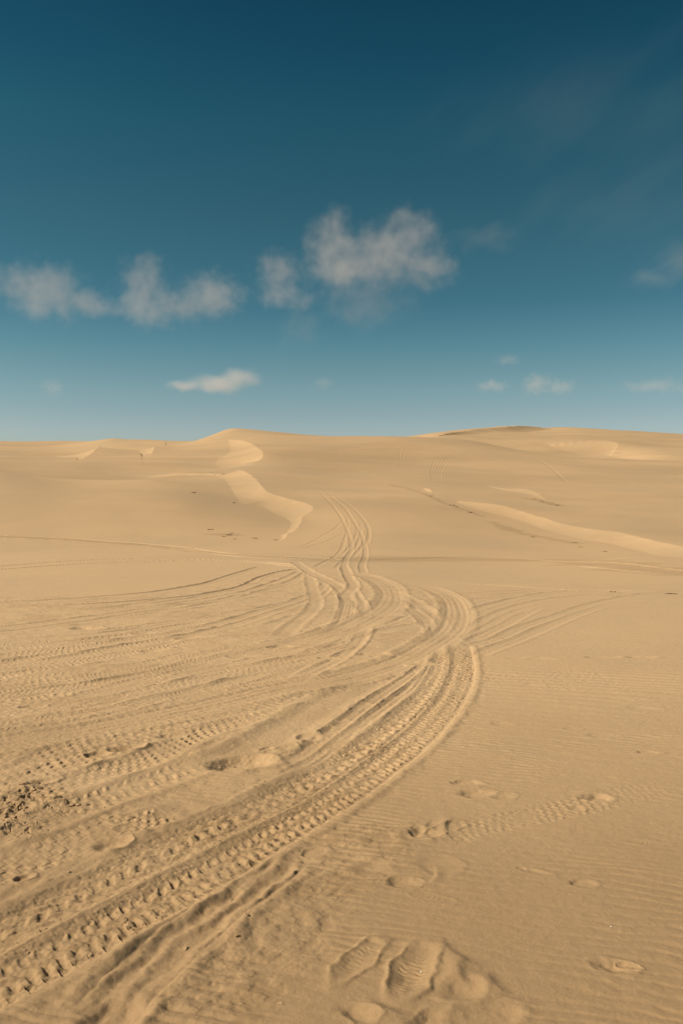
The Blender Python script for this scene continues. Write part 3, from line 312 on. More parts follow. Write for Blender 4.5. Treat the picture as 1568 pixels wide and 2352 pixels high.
HOLES = [[-3.722,11.629,0.5,0.35,10,0.09,0.3],[-2.75,11.134,0.5,0.3,0,0.05,0.3],[-2.022,10.682,0.55,0.3,5,0.05,0.3],[-0.739,10.02,0.5,0.3,0,0.06,0.3],[-1.141,9.248,0.5,0.3,0,0.05,0.3],[-2.298,9.616,0.45,0.3,20,0.06,0.3],[-2.636,6.736,0.22,0.15,0,0.05,0.3],[-1.666,5.358,0.2,0.16,20,0.06,0.3],[-1.497,5.503,0.28,0.2,20,0.085,0.3],[-1.264,5.806,0.26,0.18,20,0.06,0.3],[-0.668,5.159,0.5,0.36,5,0.12,0.3],[-0.238,5.81,0.25,0.22,60,0.05,0.3],[-0.393,5.508,0.2,0.16,60,0.03,0.3],[-0.526,5.529,0.2,0.1,60,0.03,0.3],[0.021,6.187,0.3,0.2,60,0.03,0.3],[0.172,6.771,0.35,0.2,60,0.03,0.3],[-0.877,4.345,0.3,0.2,30,0.03,0.3],[-1.147,3.831,0.22,0.17,20,0.05,0.3],[-1.411,3.489,0.1,0.09,40,0.04,0.3],[-0.729,2.493,0.3,0.24,40,0.055,0.3],[-1.821,4.807,0.2,0.12,30,0.05,0.3],[-0.952,4.247,0.2,0.15,20,0.03,0.3],[-1.091,4.063,0.2,0.15,20,0.02,0.3],[0.413,9.374,0.4,0.25,0,0.04,0.3],[0.892,8.75,0.38,0.22,0,0.045,0.3],[0.875,9.346,0.4,0.2,0,0.02,0.3],[3.005,9.171,0.45,0.2,0,0.03,0.3],[3.484,9.17,0.4,0.2,0,0.03,0.3],[2.051,9.084,0.4,0.2,0,0.02,0.3],[2.262,9.027,0.35,0.2,0,0.02,0.3],[-0.171,9.134,0.35,0.2,0,0.04,0.3],[0.772,13.246,0.6,0.3,0,0.03,0.3],[1.801,7.595,0.35,0.18,-10,0.018,0.3],[2.537,6.662,0.3,0.15,-10,0.015,0.3],[1.914,5.82,0.28,0.14,-10,0.012,0.3],[2.106,5.402,0.18,0.1,0,0.02,0.3],[1.242,6.159,0.2,0.15,0,0.015,0.3],[1.758,6.003,0.14,0.1,0,0.015,0.3],[0.776,4.578,0.26,0.16,0,0.042,0.3],[0.743,4.754,0.2,0.12,0,0.028,0.3],[0.93,4.533,0.15,0.12,30,0.02,0.3],[1.48,4.509,0.2,0.14,-10,0.045,0.3],[1.299,4.337,0.12,0.1,0,0.02,0.3],[0.411,3.983,0.2,0.14,-20,0.045,0.3],[0.27,3.445,0.16,0.1,0,0.03,0.3],[0.13,3.604,0.2,0.15,40,0.018,0.3],[0.874,3.549,0.16,0.06,-25,0.014,0.3],[1.05,3.431,0.12,0.1,-20,0.02,0.3],[0.968,2.778,0.15,0.1,-15,0.035,0.3],[1.02,2.783,0.1,0.04,-30,0.014,0.3],[0.453,3.602,0.2,0.2,0,0.012,0.3],[-0.134,3.773,0.16,0.12,30,0.02,0.3],[0.409,2.649,0.17,0.16,60,0.028,0.3],[0.051,2.507,0.14,0.1,-20,0.03,0.3],[0.299,2.473,0.2,0.12,20,0.03,0.3],[0.453,2.483,0.16,0.3,100,0.03,0.3]]
BOOT_PRINTS = [[0.06,2.831,0.27,0.105,58,0.03],[0.256,2.76,0.32,0.135,70,0.042],[0.525,4.039,0.24,0.09,40,0.016],[0.379,3.307,0.16,0.07,-30,0.008],[1.174,4.546,0.2,0.07,5,0.006],[1.495,3.868,0.2,0.07,-15,0.006]]
REGIONS = {"disturbed":[[-7.59,16.37],[-4.29,16.15],[-1.24,23.99],[0.91,21.86],[2.31,16.45],[1.81,11.29],[1.49,8.86],[0.985,6.465],[0.455,4.954],[-0.182,3.902],[-0.5,3.157],[-0.628,2.471],[-1.167,2.47]],"crumbs":[[-0.262,3.797],[-0.009,4.16],[0.403,4.128],[0.366,3.746],[0.085,3.309],[-0.07,2.84],[-0.255,2.473],[-0.67,2.471],[-0.512,3.021]],"crust":[[-1.997,4.481],[-1.944,4.783],[-1.676,4.626],[-1.396,4.309],[-1.517,4.182],[-1.458,3.894],[-1.763,3.949]],"band":[[-81.83,138.33],[-66.59,155.64],[-43.26,129.07],[-34.85,131.89],[-21.62,130.28],[-16.8,126.15],[-15.33,104.32],[-16.62,100.07],[-18.21,76.79],[-23.88,74.85],[-30.72,71.75],[-44.88,75.81]],"face":[[-19.58,195.14],[0.0,185.09],[20.03,170.05],[26.58,144.98],[14.0,118.69],[0.0,101.28],[-7.82,99.41],[-11.58,120.58]]}
SCUFFS = [[0.368,2.943,0.501,2.753,0.012,0.05],[0.501,2.753,0.547,2.599,0.012,0.05],[0.067,2.601,0.23,2.473,0.012,0.05],[0.429,2.837,0.427,2.624,0.014,0.05],[0.599,4.218,0.536,3.927,0.01,0.03],[0.467,4.188,0.462,3.847,0.008,0.03],[0.36,3.387,0.435,3.625,0.005,0.02],[-0.275,3.428,-0.355,2.838,0.01,0.05]]
STAINS = [[[[-20.48,47.7],[-16.3,46.93],[-10.02,42.15],[-5.53,35.5],[-1.43,31.16]],0.5,0.35,6],[[[0.0,30.23],[4.37,31.89],[8.93,32.59],[9.47,26.57],[10.14,23.58]],2.2,0.3,3],[[[5.29,88.01],[7.53,81.08],[8.17,73.83],[9.28,67.87],[10.29,63.78],[10.86,61.09]],0.4,0.3,2],[[[11.04,57.62],[11.62,53.03],[12.95,49.77],[13.73,47.29]],0.7,0.3,4],[[[18.26,77.66],[19.02,75.61],[19.41,70.97]],0.8,0.5,3],[[[123.51,427.55]],0.01,0.0,3],[[[-7.79,48.38],[-6.49,48.53]],0.8,0.3,2],[[[53.71,354.46],[73.88,387.24],[97.9,422.68],[112.69,432.54]],6.5,0.0,3]]
FLAT_EDGE = [[-200,60],[-22,48],[-10,47],[-3.5,44],[0,46],[5,47],[12,46],[14.5,36],[30,26],[200,20]]
CREST_EDGE = [[-3,185],[-0.483,185],[-0.429,183],[-0.336,180],[-0.265,200],[-0.166,235],[-0.122,236],[0.0,215],[0.101,205],[0.164,198],[0.273,186],[0.429,178],[3,170]]
CLODS = [
 [-0.708,5.244,0.012,"dark speck of sand clod at the left lip of the large smooth hollow"],
 [-1.528,5.482,0.02,"dark clod beside the deepest of the small heel holes, left of centre"],
 [-1.674,5.318,0.016,"small clod on the edge of the round hole left of the deepest heel hole"],
 [-0.735,3.202,0.01,"small dark clod on the upper wide tread band above the pair of newest ruts"],
 [-0.584,2.916,0.012,"clod lodged between tread lugs in the lower wheel rut"],
 [-0.857,3.112,0.014,"clod on the ridge between the two wide ruts, upper of two close together"],
 [-0.835,3.068,0.012,"clod in the lower wide rut, lower of two close together"],
 [-0.924,2.872,0.01,"small clod in the lower wide rut near the left foreground"],
 [-0.396,2.973,0.01,"small clod on the rough slope just right of the straight narrow rut, near the bottom"],
 [-0.463,3.302,0.012,"small clod in the narrow streaked rut right of the wide ruts"],
 [-0.204,2.567,0.008,"tiny dark clod on the sand between the straight rut and the boot prints"],
 [-0.188,3.669,0.008,"tiny dark clod on the right edge of the rut where the narrow rut joins it"],
 [-1.118,4.208,0.012,"dark crumb above the crust on the upper edge of the wide rut"],
 [-0.876,3.807,0.01,"crumb on the upper lip of the wide rut below the small round crater"],
 [-0.98,4.215,0.012,"crumb beside the scalloped upper edge of the wide rut"],
 [-1.899,4.735,0.03,"dark clod uppermost of the cluster above the cracked crust"],
 [-1.826,4.649,0.025,"dark clod on the right of the uppermost cluster above the crust"],
 [-1.848,4.774,0.03,"dark clod tucked under the wheel rut above the cracked crust"],
 [-1.795,4.703,0.02,"clod just below the upper cluster at the cracked crust"],
 [-1.902,4.627,0.02,"clod on the left shoulder of the cracked crust"],
 [-1.47,4.389,0.02,"rightmost clod on the tail of the cracked crust"],
 [-1.426,4.403,0.018,"second clod from the right on the tail of the cracked crust"],
 [-1.499,4.403,0.014,"clod in the middle of the upper rim of the crust tail"],
 [-1.557,4.431,0.022,"large clod on the upper rim of the cracked crust, right half"],
 [-1.612,4.48,0.025,"large clod at the middle of the cracked crust rim"],
 [-1.641,4.459,0.025,"clod at the left of the row on the cracked crust rim"],
 [-1.699,4.516,0.02,"leftmost clod of the row on the cracked crust rim"],
 [-1.31,4.343,0.01,"lone clod on smooth sand right of the cracked crust"],
]
LEDGES = [
 [-6.91,48.34,0.8,"largest dark ragged crust at the foot of the left dune"],
 [-6.81,49.34,0.5,"dark crust at the right end of the largest one at the left dune foot"],
 [-7.08,47.37,0.6,"thin crust below and left of the largest one"],
 [-6.16,46.12,0.5,"thin crust below and right of the largest one"],
 [-8.37,50.8,0.7,"flat dark crust above and left of the rest at the left dune foot"],
 [-12.7,67.93,0.9,"lone crust high on the left dune slope"],
 [-5.11,46.86,0.8,"wedge shaped crust between the large one and the tip of the bright face"],
 [-3.81,45.15,0.55,"rightmost crust, beside the tip of the bright slip face"],
 [-8.81,65.26,0.8,"thin dark crust at the foot of the bright slip face"],
 [9.37,67.95,1.1,"dark crust on the right slope at the left end of the long bright band"],
 [9.62,67.1,0.6,"small crust just below the one by the long bright band"],
 [8.33,74.33,0.9,"crust above and left of the long bright band"],
 [10.12,63.34,0.8,"crust under the long bright band near its left end"],
 [18.83,77.91,0.7,"crust at the left below the short bright band"],
 [19.17,76.06,0.6,"middle crust under the short bright band"],
 [19.17,71.39,0.8,"rightmost crust below the short bright band"],
 [13.78,47.02,0.7,"small crust below the middle of the long bright band"],
 [13.26,44.39,0.5,"lower of two small crusts below the middle of the long bright band"],
 [13.59,40.99,0.5,"small crust nearest the right under the long bright band"],
 [5.99,17.55,0.3,"dark clump on the lateral track line at right"],
 [6.94,16.95,0.3,"small dark clump near the right end of the lateral track"],
 [7.11,16.94,0.25,"dark clump at the far right end of the lateral track"],
 [11.99,50.22,0.6,"small crust left of the pair below the long bright band"],
]
SHELLS = [
 [1.467,5.129,"tiny white shell fragment on the rippled sand at right"],
 [-1.366,4.188,"tiny pale shell fragment on smooth sand beside the cracked crust"],
 [-0.802,5.195,"white shell speck inside the large smooth hollow"],
 [-0.064,5.043,"white shell speck on the wide rut right of the hollow"],
 [0.281,2.763,"white shell speck beside the larger boot print"],
 [-0.605,4.527,"white shell speck on the tread between the two wide ruts"],
 [1.05,3.047,"white shell speck on rippled sand right of the boot prints"],
]
CRUMBS = [[-2.289,8.046,0.0061],[0.591,6.404,0.0079],[-0.378,3.121,0.0088],[-0.292,5.394,0.0051],[-3.361,8.537,0.0055],[-1.23,3.538,0.0068],[-0.102,7.458,0.0055],[-3.292,7.78,0.0055],[-1.158,3.056,0.0055],[-0.257,5.399,0.0054],[-2.995,7.299,0.0044],[-0.356,5.348,0.0076],[-4.244,8.375,0.0042],[-3.207,8.801,0.0085],[-1.477,7.059,0.0062],[-4.097,7.975,0.0072],[-2.15,8.279,0.0054],[-1.763,2.682,0.005],[-1.792,7.641,0.0073],[-3.239,8.512,0.0089],[-1.16,2.888,0.0045],[-2.702,5.959,0.0052],[-2.683,6.853,0.0044],[-0.466,4.756,0.0058],[-1.05,5.18,0.0037],[-0.478,3.651,0.005],[-4.187,6.553,0.0075],[-1.763,7.69,0.0061],[-3.07,7.16,0.0059]]
CLOUDS = [
 {'label': 'leftmost puffy grey white cloud, level with the middle pair', 'dist': 4200, 'blobs': [[-21.677, 12.889, 1.747, 1.339], [-19.921, 12.567, 2.238, 1.708], [-17.705, 12.002, 1.91, 0.836], [-21.024, 11.491, 1.404, 0.994]], 'seed': 1, 'density': 0.0019, 'group': 'soft grey white clouds in a row'},
 {'label': 'tall puffed cloud joined to a lower puff, left of centre', 'dist': 4200, 'blobs': [[-13.664, 13.738, 1.582, 1.582], [-13.678, 12.12, 1.948, 1.4], [-11.609, 12.158, 2.021, 1.102], [-9.202, 12.943, 2.198, 1.465]], 'seed': 2, 'density': 0.0019, 'group': 'soft grey white clouds in a row'},
 {'label': 'largest cloud, high above the middle dune with two humps', 'dist': 4200, 'blobs': [[-0.588, 16.967, 1.798, 1.738], [0.496, 15.128, 2.873, 1.875], [3.126, 15.818, 2.863, 2.11], [4.971, 17.186, 1.856, 1.646], [5.901, 14.91, 2.119, 1.453]], 'seed': 3, 'group': 'soft grey white clouds in a row', 'density': 0.0021, 'erode': 0.22},
 {'label': 'small puff just left below the largest cloud', 'dist': 4200, 'blobs': [[-4.456, 14.799, 1.575, 1.211], [-4.306, 13.216, 1.586, 0.976], [-2.761, 12.8, 0.916, 0.672]], 'seed': 4, 'group': 'soft grey white clouds in a row'},
 {'label': 'bright smooth lens shaped cloud low above the left dune crest', 'dist': 7500, 'blobs': [[-7.16, 7.434, 1.553, 0.839], [-8.781, 7.044, 2.167, 0.836], [-11.05, 6.815, 1.537, 0.43]], 'seed': 5, 'density': 0.0045, 'soft': 0.9, 'namp': 0.6, 'erode': 0.12, 'colour': (0.92, 0.84, 0.78)},
 {'label': 'faint small puff low at the far left of the sky', 'dist': 7500, 'blobs': [[-19.806, 6.421, 0.766, 0.589]], 'seed': 6, 'density': 0.002, 'group': 'faint small puffs low in the sky'},
 {'label': 'faint puff alone above the right pair of low clouds', 'dist': 7500, 'blobs': [[11.696, 8.528, 0.859, 0.399]], 'seed': 7, 'density': 0.002, 'group': 'faint small puffs low in the sky'},
 {'label': 'small flat cloud just left of the pinkish ragged low cloud', 'dist': 7500, 'blobs': [[10.599, 6.826, 1.109, 0.4]], 'seed': 8, 'density': 0.003, 'colour': (0.9, 0.82, 0.76)},
 {'label': 'pinkish ragged low cloud above the right hand dune', 'dist': 7500, 'blobs': [[13.695, 6.866, 0.974, 0.73], [15.246, 6.642, 0.967, 0.484]], 'seed': 9, 'density': 0.0035, 'colour': (0.9, 0.82, 0.76)},
 {'label': 'very faint low puff right of the bright lens shaped cloud', 'dist': 7500, 'blobs': [[-1.309, 7.124, 0.808, 0.404]], 'seed': 10, 'density': 0.0015, 'group': 'faint small puffs low in the sky'},
 {'label': 'faint flat cloud low at the right edge of the sky', 'dist': 7500, 'blobs': [[21.282, 6.417, 1.751, 0.467], [23.935, 6.407, 1.718, 0.401]], 'seed': 11, 'density': 0.0015},
 {'label': 'soft streaked cloud at the right edge, half way up the sky', 'dist': 4200, 'blobs': [[23.554, 14.448, 2.297, 1.149], [21.188, 13.338, 1.753, 0.643]], 'seed': 12, 'density': 0.0008, 'soft': 1.5, 'nscale': 0.08, 'stretch': (30, 4)},
 {'label': 'thin ragged wisp hanging under the largest cloud', 'dist': 4200, 'blobs': [[1.739, 12.515, 3.364, 1.376], [-2.609, 11.182, 1.537, 1.537]], 'seed': 13, 'density': 0.0005, 'soft': 1.4, 'nscale': 0.1},
 {'label': 'faint torn wisp between the largest cloud and the right edge', 'dist': 4200, 'blobs': [[9.991, 16.725, 2.25, 0.78]], 'seed': 14, 'density': 0.0004, 'soft': 1.4, 'nscale': 0.1, 'stretch': (20, 2)},
 {'label': 'thin veil of high cloud across the upper right sky', 'dist': 6000, 'blobs': [[19.77, 17.732, 6.78, 3.243], [15.49, 24.473, 7.413, 3.421], [22.653, 21.888, 5.782, 5.782]], 'seed': 15, 'density': 0.00011, 'colour': (0.85, 0.88, 0.92), 'soft': 1.6, 'namp': 3.0, 'kind': 'stuff', 'depth': 0.4, 'nscale': 0.07, 'stretch': (35, 4)},
]

# ---------------------------------------------------------------- helpers
def tag(o, label=None, cat=None, group=None, kind=None):
    if label: o['label'] = label
    if cat: o['category'] = cat
    if group: o['group'] = group
    if kind: o['kind'] = kind
    return o

# ================================================================= materials
def sand_material(name, base, damp, attr=True, bump=1.0):
    m = bpy.data.materials.new(name); m.use_nodes = True
    nt = m.node_tree; nt.nodes.clear()
    N = lambda t, **k: (lambda n: ([setattr(n, a, b) for a, b in k.items()], n)[1])(nt.nodes.new(t))
    L = nt.links.new
    out = N('ShaderNodeOutputMaterial'); bs = N('ShaderNodeBsdfPrincipled')
    bs.inputs['Roughness'].default_value = 0.92
    bs.inputs['Specular IOR Level'].default_value = 0.15
    L(bs.outputs[0], out.inputs[0])
    geo = N('ShaderNodeNewGeometry')
    def noi(scale, detail, rough=.55):
        n = N('ShaderNodeTexNoise'); n.inputs['Scale'].default_value = scale; n.inputs['Detail'].default_value = detail
        n.inputs['Roughness'].default_value = rough; L(geo.outputs['Position'], n.inputs['Vector']); return n
    def ramp(src, a, b, c0, c1):
        r = N('ShaderNodeMapRange'); L(src, r.inputs[0]); r.inputs[1].default_value = a; r.inputs[2].default_value = b
        r.inputs[3].default_value = c0; r.inputs[4].default_value = c1; return r.outputs[0]
    def mixc(f, a, b, mode='MIX'):
        x = N('ShaderNodeMix', data_type='RGBA', blend_type=mode)
        if isinstance(f, float): x.inputs[0].default_value = f
        else: L(f, x.inputs[0])
        for i, v in ((6, a), (7, b)):
            if isinstance(v, tuple): x.inputs[i].default_value = (*v, 1)
            else: L(v, x.inputs[i])
        return x.outputs[2]
    grey = tuple(c*k for c, k in zip(base, (.90, .93, .97)))
    big = noi(.06, 4); mid = noi(1.7, 5, .6); fine = noi(40, 3, .7); grain = noi(900, 2, .8)
    col = mixc(ramp(big.outputs[0], .42, .6, 0, 1), base, grey)
    col = mixc(ramp(mid.outputs[0], .35, .7, 0, .35), col, tuple(c*k for c, k in zip(base, (1.05, .98, .90))))
    col = mixc(1.0, col, mixc(ramp(fine.outputs[0], .3, .7, 0, 1), (.94, .94, .94), (1.05, 1.05, 1.05)), 'MULTIPLY')
    col = mixc(1.0, col, mixc(ramp(grain.outputs[0], .25, .75, 0, 1), (.80, .80, .80), (1.18, 1.18, 1.18)), 'MULTIPLY')
    g2 = noi(260, 2, .8); g3 = noi(95, 2, .7)
    col = mixc(1.0, col, mixc(ramp(g2.outputs[0], .3, .7, 0, 1), (.86, .86, .86), (1.13, 1.13, 1.13)), 'MULTIPLY')
    col = mixc(1.0, col, mixc(ramp(g3.outputs[0], .3, .7, 0, 1), (.93, .93, .93), (1.07, 1.07, 1.07)), 'MULTIPLY')
    # scattered dark mineral grains
    vor = N('ShaderNodeTexVoronoi'); vor.inputs['Scale'].default_value = 55; L(geo.outputs['Position'], vor.inputs['Vector'])
    spk = N('ShaderNodeMath', operation='LESS_THAN'); L(vor.outputs['Distance'], spk.inputs[0]); spk.inputs[1].default_value = .07
    col = mixc(spk.outputs[0], col, tuple(c*.55 for c in base))
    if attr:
        at = N('ShaderNodeAttribute', attribute_name='damp')  # damp sand, dune tone and the painted foreground vignette share this mask
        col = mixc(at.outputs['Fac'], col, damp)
    L(col, bs.inputs['Base Color'])
    b1 = N('ShaderNodeBump'); b1.inputs['Strength'].default_value = .55*bump; b1.inputs['Distance'].default_value = .0012
    L(grain.outputs[0], b1.inputs['Height'])
    b2 = N('ShaderNodeBump'); b2.inputs['Strength'].default_value = .5*bump; b2.inputs['Distance'].default_value = .006
    L(fine.outputs[0], b2.inputs['Height']); L(b1.outputs[0], b2.inputs['Normal'])
    L(b2.outputs[0], bs.inputs['Normal'])
    return m

SAND = (.468, .312, .163)
DAMP_AND_VIGNETTE = (.225, .138, .062)  # damp sand colour, also used for the vignette painted on the foreground
m_sand = sand_material('dry_sand', SAND, DAMP_AND_VIGNETTE)
m_damp = sand_material('damp_sand', (.38, .25, .13), DAMP_AND_VIGNETTE, attr=False)
m_dark = sand_material('dark_damp_crust', (.21, .138, .070), DAMP_AND_VIGNETTE, attr=False)

# ================================================================= terrain sheet
def build_grid():
    us = np.concatenate([-np.linspace(1.15, .465, 70, endpoint=False), np.linspace(-.465, .465, 1360), np.linspace(.465, 1.15, 71)[1:]])
    q = np.linspace(0, 1, 34)[1:]
    us_full = np.concatenate([-(1.15+q[::-1]), us, 1.15+q])
    ys = [2.0]
    while ys[-1] < 560:
        D = ys[-1]
        ys.append(D+max(min(D*D/(2*1.62*795)*1.15, .0038*D), .0016))
    ys += list(np.geomspace(570, 9000, 40))
    front = np.concatenate([-np.geomspace(400, 1.0, 40), np.linspace(-.9, 1.98, 60)])
    ys = np.concatenate([front, ys])
    g = np.maximum(ys, 2.0)
    e = np.maximum(np.abs(us_full)-1.15, 0)
    core = np.clip(us_full, -1.15, 1.15)
    X = core[None]*g[:, None] + (np.sign(us_full)*(e**3)*5200)[None]
    Y = np.repeat(ys[:, None], len(us_full), 1)
    return us_full, ys, g, X.astype(np.float32), Y.astype(np.float32)

US, YS, G, X, Y = build_grid()
NR, NC = X.shape
print('grid', NR, NC, NR*NC)
T = tps_fit(BASE_POINTS)
Z = tps_eval(T, X, Y)
# far outside the modelled ground the terrain just rolls gently
fade = smooth(1.15, 1.35, np.abs(np.broadcast_to(US[None], X.shape))).astype(np.float32)
Z = Z*(1-fade)+fade*np.clip(Z, -12, 25)

def block(x0, x1, y0, y1):
    r0 = int(np.searchsorted(YS, y0)); r1 = int(np.searchsorted(YS, y1))
    if r1-r0 < 1: return None
    gmin, gmax = G[r0], G[min(r1, NR-1)]
    lo = min(x0/gmin, x0/gmax); hi = max(x1/gmin, x1/gmax)
    c0 = int(np.searchsorted(US, max(lo, -1.15))); c1 = int(np.searchsorted(US, min(hi, 1.15)))
    if c1-c0 < 1: return None
    return r0, r1, c0, c1

for cr_, ft_, L_ in SLIP_FACES:
    xs = [p[0] for p in cr_+ft_]; ys_ = [p[1] for p in cr_+ft_]
    b = block(min(xs)-2.3*L_, max(xs)+2.3*L_, min(ys_)-2.3*L_, max(ys_)+2.3*L_)
    r0, r1, c0, c1 = b
    # far-spread rows can be evaluated at half density without loss
    xx, yy = X[r0:r1, c0:c1], Y[r0:r1, c0:c1]
    k_ = L_/14 if L_ < 20 else .05*L_/14+1e-3
    Z[r0:r1, c0:c1] += slip_face(xx+.22*k_*fbm(xx/(L_*.16), yy/(L_*.16), 2, 300), yy+.3*k_*fbm(xx/(L_*.19), yy/(L_*.19), 2, 301), cr_, ft_, L_)

# ---------------------------------------------------------------- fine relief layer
Hh = np.zeros_like(Z); DM = np.zeros_like(Z)
near = int(np.searchsorted(YS, 60)); vnear = int(np.searchsorted(YS, 14)); r_s = int(np.searchsorted(YS, 1.2))
xa, ya = X[r_s:near], Y[r_s:near]
# gentle undulation over dunes
Z += (0.05*fbm(X/9.0, Y/9.0, 3, 11)*smooth(3, 40, Y)).astype(np.float32)
Z += (0.30*fbm(X/38.0, Y/30.0, 2, 12)*smooth(60, 200, Y)).astype(np.float32)
# wind ripples, crests running left-right and slightly towards us on the right
th = R(-17)
wx = xa*math.cos(th)+ya*math.sin(th); wy = -xa*math.sin(th)+ya*math.cos(th)
ph = wy/.062 + 1.5*fbm(xa/.9, ya/.5, 3, 21) + .35*fbm(xa/.16, ya/.09, 2, 22)
rip = np.sin(2*np.pi*ph)+.3*np.sin(4*np.pi*ph+.8)
amp = .0034*(.55+1.0*fbm(xa/.8, ya/.8, 2, 23))
amp = np.clip(amp, .0003, .01)
relief = (rip*amp*smooth(14, 5, ya)).astype(np.float32)
for lam, y0, y1, y2, y3, aa, sd in ((.16, 4, 9, 14, 26, .0042, 26), (.42, 10, 20, 35, 55, .006, 27)):
    ph2 = wy/lam + 1.6*fbm(xa/(lam*14), ya/(lam*7), 3, sd)
    relief += (np.sin(2*np.pi*ph2)*aa*np.clip(.5+fbm(xa/(lam*11), ya/(lam*8), 2, sd+40), .05, 1.3)*smooth(y0, y1, ya)*smooth(y3, y2, ya)).astype(np.float32)
relief += .0045*fbm(xa/.55, ya/.40, 3, 24)
relief += (.0016*fbm(xa/.05, ya/.035, 3, 25)).astype(np.float32)
# disturbed ground
reg = lambda n: in_poly(xa, ya, REGIONS[n])
def soft_region(n, band):
    d = poly_dist(xa, ya, REGIONS[n]+REGIONS[n][:1])[0]
    i = reg(n)
    return np.where(i, smooth(-band, band, d), 1-smooth(-band, band, d)).astype(np.float32)
dist_m = soft_region('disturbed', .12)
relief *= (1-.75*dist_m)
f1 = fbm(xa/.42, ya/.36, 4, 31); f2 = fbm(xa/.10, ya/.09, 3, 32)
relief += dist_m*(.014*f1 + .0048*f2 + .002*np.abs(fbm(xa/.035, ya/.03, 2, 33))).astype(np.float32)
crm = soft_region('crumbs', .10)
cr1 = fbm(xa/.055, ya/.05, 3, 41)
relief += crm*(.014*fbm(xa/.22, ya/.2, 3, 42)+.0028*np.tanh(3*cr1)).astype(np.float32)
Hh[r_s:near] = relief*smooth(59, 42, ya)
del relief, ph, rip, amp, wx, wy, f1, f2, cr1

